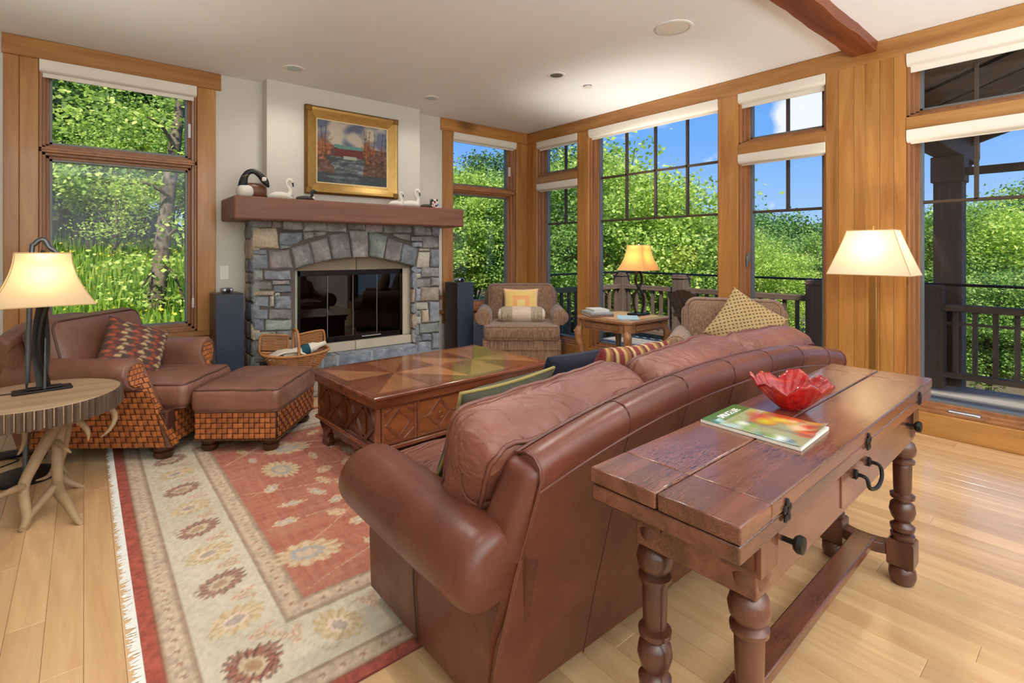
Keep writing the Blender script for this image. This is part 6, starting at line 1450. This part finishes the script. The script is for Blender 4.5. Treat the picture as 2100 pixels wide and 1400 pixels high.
ob('knit_band', MB().lathe([(.0465, -.02), (.0475, -.015), (.0475, .045), (.0465, .05)], 20, (.06, 0, .20), Euler((0, R(78), R(8))).to_matrix(), caps=False), 'teal_knit', bt, smooth=60)
cl = ob('linen_cloth', MB().grid(lambda u, v: (-.22 + .3 * u, -.09 + .18 * v, .165 + .05 * math.sin(u * 3) + .012 * mnoise.noise((u * 5, v * 5, 2))), 20, 14), 'linen', None, smooth=180); cl.location = bs.location; cl.rotation_euler = bs.rotation_euler
so = cl.modifiers.new('thick', 'SOLIDIFY'); so.thickness = .008; tag(cl, 'folded cream linen cloth lining the wicker basket', 'cloth')

# ------------------------------------------------------------------ painting
fy = 4.895; tl, tr_, bl_, br_ = ony(621, 213, fy), ony(814, 248, fy), ony(626, 400, fy), ony(812, 406, fy)
px0, px1 = (tl.x + bl_.x) / 2, (tr_.x + br_.x) / 2; pz1, pz0 = (tl.z + tr_.z) / 2, (bl_.z + br_.z) / 2
pa = thing('framed_painting', 'oil painting of a red covered bridge over a river in a gilt frame', 'painting', ((px0 + px1) / 2, 4.897, (pz0 + pz1) / 2)); hw, hh = (px1 - px0) / 2, (pz1 - pz0) / 2
def frame(i0, i1, d0, d1, mat, name):
    # mitred moulding from inset i0 (depth d0) to inset i1 (depth d1)
    mb = MB(); c = lambda i, d: [(-hw + i, -d, -hh + i), (hw - i, -d, -hh + i), (hw - i, -d, hh - i), (-hw + i, -d, hh - i)]
    mb.add(c(i0, 0) + c(i0, d0) + c(i1, d1) + c(i1, 0), [(k + r * 4, (k + 1) % 4 + r * 4, (k + 1) % 4 + r * 4 + 4, k + r * 4 + 4) for r in range(3) for k in range(4)]); return ob(name, mb, mat, pa, smooth=20)
frame(0, .02, .035, .055, 'gilt_dark', 'outer_moulding'); frame(.018, .04, .055, .048, 'gilt', 'bead'); frame(.04, .092, .046, .022, 'gilt', 'cove'); frame(.09, .110, .024, .016, 'gilt', 'liner'); frame(.109, .117, .017, .015, 'cream_slip', 'slip')
for a in (-1, 1):
    for b in (-1, 1): ob('corner_ornament', MB().rbox((a * (hw - .03), -.05, b * (hh - .03)), (.055, .016, .055), .007, 3), 'gilt_dark', pa)
W_, H_ = hw - .115, hh - .115; NX, NZ = 130, 96; V = []; C = []; Q = []
for i in range(NX):
    for j in range(NZ):
        u, v = i / (NX - 1), j / (NZ - 1); V.append((-W_ + 2 * W_ * u, -.012, -H_ + 2 * H_ * v)); n1 = mnoise.noise((u * 6, v * 6, 1)); n2 = mnoise.noise((u * 22, v * 22, 4)); n3 = mnoise.noise((u * 5 + 1.5 * v, v * 24, 7)) * .7 + mnoise.noise((u * 19, v * 60, 3)) * .35
        if v > .62:
            c = np.array((96, 104, 128.)) * (1 - .0) ; cl_ = max(0, min(1, (n1 + .25 + .5 * (1 - math.hypot((u - .42) * 2.2, (v - .80) * 4))) * 1.6)); c = c * (1 - cl_) + np.array((196, 186, 168)) * cl_
        elif v > .44: c = np.array((92, 66, 60.)) + 14 * n2
        else:
            c = np.array((58, 66, 70.)); w = max(0, min(1, n3 * 1.7 + .1 + .35 * (1 - abs(u - .42 - (.44 - v) * .1) * 4))); c = c * (1 - w) + np.array((150, 158, 164)) * w
            if v < .2: c = c * .62 + np.array((24, 44, 44)) * .35
            bank = (u < .26 - v * .25 + .06 * n1 or u > .62 + (v - .1) * .15 + .06 * n1) and v > .16
            if bank: c = np.array((96, 64, 48.)) + 40 * n2 + 20 * n1
        tl_ = max(0, 1 - math.hypot((u - .08) * 4.2, (v - .58) * 3.3)) + max(0, 1 - math.hypot((u - .70) * 6.5, (v - .60) * 2.7)) * .9 + max(0, 1 - math.hypot((u - .92) * 5, (v - .55) * 3)) * .55
        if tl_ + n2 * .5 > .35: k = min(.9, (tl_ + n2 * .5 - .35) * 2.4); c = c * (1 - k) + (np.array((150, 84, 40)) + 50 * n2) * k
        for q in (.06, .12, .66, .70, .74, .80, .93, .97):
            if abs(u - q - .012 * math.sin(v * 9 + q * 40)) < .005 and v > .40 and v < .92: c = c * .35 + np.array((40, 30, 28)) * .65
        y0, y1 = .53 - .03 * (u - .25), .635 - .03 * (u - .25)
        if .23 < u < .64 and y0 - .08 < v < y1: c = np.array((104, 38, 36.)) + 16 * n3 if v < y1 - .055 else np.array((92, 146, 140.)) + 12 * n2
        if .36 < u < .55 and .405 < v < .455: c = np.array((168, 170, 156.))
        C.append(S(*[float(max(4, min(250, x))) for x in c]))
for i in range(NX - 1):
    for j in range(NZ - 1): a = i * NZ + j; Q.append((a, a + NZ, a + NZ + 1, a + 1))
colmesh('canvas', V, Q, C, 'oil_paint', pa)

# ------------------------------------------------------------------ mantel birds
MT = 1.705
def bird(name, label, px, y, s, body, neck, headmat, parts, flip=1):
    p = ony(px, 400, y); t = thing(name, label, 'decoy', (p.x, y, MT)); t.scale = (s, s, s); return t
def hull(L_, W2, H2, z0=0, tail=.25):
    def fn(u, v):
        a = v * 2 * math.pi; x = -1 + 2 * u; pr = max(0, 1 - abs(x) ** 2.4) ** .55; lift = tail * max(0, -x - .3) ** 1.5
        return (x * L_, math.cos(a) * W2 * pr, z0 + max(0, H2 * (.5 + .5 * math.sin(a)) * pr) + lift * H2 * 1.2)
    return MB().grid(fn, 18, 18, wv=True)
def swan(px, y, s, label):
    t = bird('swan_decoy', label, px, y, s, 0, 0, 0, 0)
    ob('body', hull(.11, .05, .072), 'decoy_white', t, smooth=180)
    pth = smoothpath([(.075, 0, .045), (.082, 0, .09), (.058, 0, .125), (.052, 0, .155), (.066, 0, .182), (.09, 0, .178), (.102, 0, .158)], 6); ob('neck', MB().tube(pth, interp([.03, .018, .0125, .0115, .0125, .016, .0125], len(pth)), 12), 'decoy_white', t, smooth=180)
    ob('bill', MB().tube([(.100, 0, .162), (.106, 0, .142), (.107, 0, .122)], [.0085, .0075, .0045], 8), 'decoy_black', t)
swan(575, 4.74, 1.0, 'white swan decoy beside the goose decoy on the mantel')
swan(842, 4.70, 1.0, 'taller white swan decoy next to the patterned jar end of the mantel'); swan(812, 4.66, .76, 'smaller white swan decoy in front of its larger mate on the mantel')
def loon(px, y, s, label):
    t = bird('loon_decoy', label, px, y, s, 0, 0, 0, 0)
    ob('body', hull(.085, .035, .042), 'decoy_speckle', t, smooth=180); ob('breast', MB().rbox((.066, 0, .022), (.03, .04, .038), .015, 3), 'decoy_white', t)
    pth = smoothpath([(.055, 0, .03), (.06, 0, .06), (.058, 0, .078), (.072, 0, .09), (.088, 0, .086)], 5); ob('neck', MB().tube(pth, interp([.018, .012, .0125, .0155, .009], len(pth)), 12), 'decoy_black', t, smooth=180); ob('bill', MB().tube([(.085, 0, .087), (.122, 0, .084)], [.006, .0015], 8), 'decoy_black', t)
loon(626, 4.66, 1.0, 'black and white loon decoy in front of the painting frame corner'); loon(875, 4.64, .9, 'black and white loon decoy in front of the patterned jar')
gs = bird('goose_decoy', 'large Canada goose decoy bending its black neck at the mantel end', 512, 4.76, 1.0, 0, 0, 0, 0)
ob('body', MB().rbox((.045, .03, .068), (.19, .15, .135), .062, 4), 'decoy_brown', gs, smooth=180); ob('breast', MB().rbox((-.04, -.01, .055), (.13, .13, .11), .05, 4), 'decoy_white', gs, smooth=180)
pth = smoothpath([(-.05, -.01, .09), (-.05, -.01, .14), (-.035, -.012, .19), (-.005, -.015, .222), (.035, -.02, .226), (.07, -.03, .20), (.098, -.04, .165)], 6); ob('neck', MB().tube(pth, interp([.046, .033, .025, .022, .022, .024, .028], len(pth)), 14), 'decoy_black', gs, smooth=180)
ob('head', MB().tube(smoothpath([(.085, -.036, .185), (.105, -.042, .158), (.122, -.048, .128), (.138, -.052, .098)], 5), interp([.02, .031, .022, .006], 16), 12), 'decoy_black', gs, smooth=180); ob('cheek', MB().rbox((.1, -.058, .163), (.04, .03, .04), .014, 3), 'decoy_white', gs, smooth=180); ob('neck_ring', MB().tube([(-.04 + .028 * math.cos(a), -.012 + .028 * math.sin(a), .185 + .012 * math.cos(a)) for a in np.linspace(0, 6.28, 17)[:-1]], .003, 6, closed=True), 'antler', gs); ob('tail', MB().tube([(.13, .05, .03), (.155, .05, .02)], [.02, .008], 8), 'decoy_black', gs)
q = ony(892, 405, 4.8); jr = thing('ceramic_jar', 'white ceramic jar with red and blue painted flowers at the mantel end', 'jar', (q.x, 4.82, MT)); ob('body', MB().lathe([(.045, 0), (.05, .004), (.05, .11), (.046, .118), (.046, .112), (.044, .02)], 28, caps=False), 'decoy_white', jr, smooth=50); ob('bottom', MB().lathe([(.045, 0), (.045, .006)], 24), 'decoy_white', jr)
for a, z, c in ((200, .075, 'paint_red'), (225, .045, 'paint_red'), (250, .08, 'paint_red'), (265, .04, 'paint_navy'), (290, .05, 'paint_blue'), (215, .1, 'paint_navy'), (280, .1, 'paint_navy'), (240, .02, 'paint_red')):
    if c not in M: plain(c, S(*{'paint_red': (168, 40, 44), 'paint_navy': (40, 40, 56), 'paint_blue': (70, 120, 160)}[c]), .4)
    ob('painted_flower', MB().lathe([(.013, 0), (.011, .0015), (.002, .002)], 10, (.0495 * math.cos(R(a)), .0495 * math.sin(R(a)), z), Euler((R(90), 0, R(a + 90))).to_matrix()), c, jr)
for z in (.062, .115): ob('band', MB().tube([(.0503 * math.cos(k), .0503 * math.sin(k), z) for k in np.linspace(0, 6.283, 29)[:-1]], .0014, 5, closed=True), 'paint_red', jr)
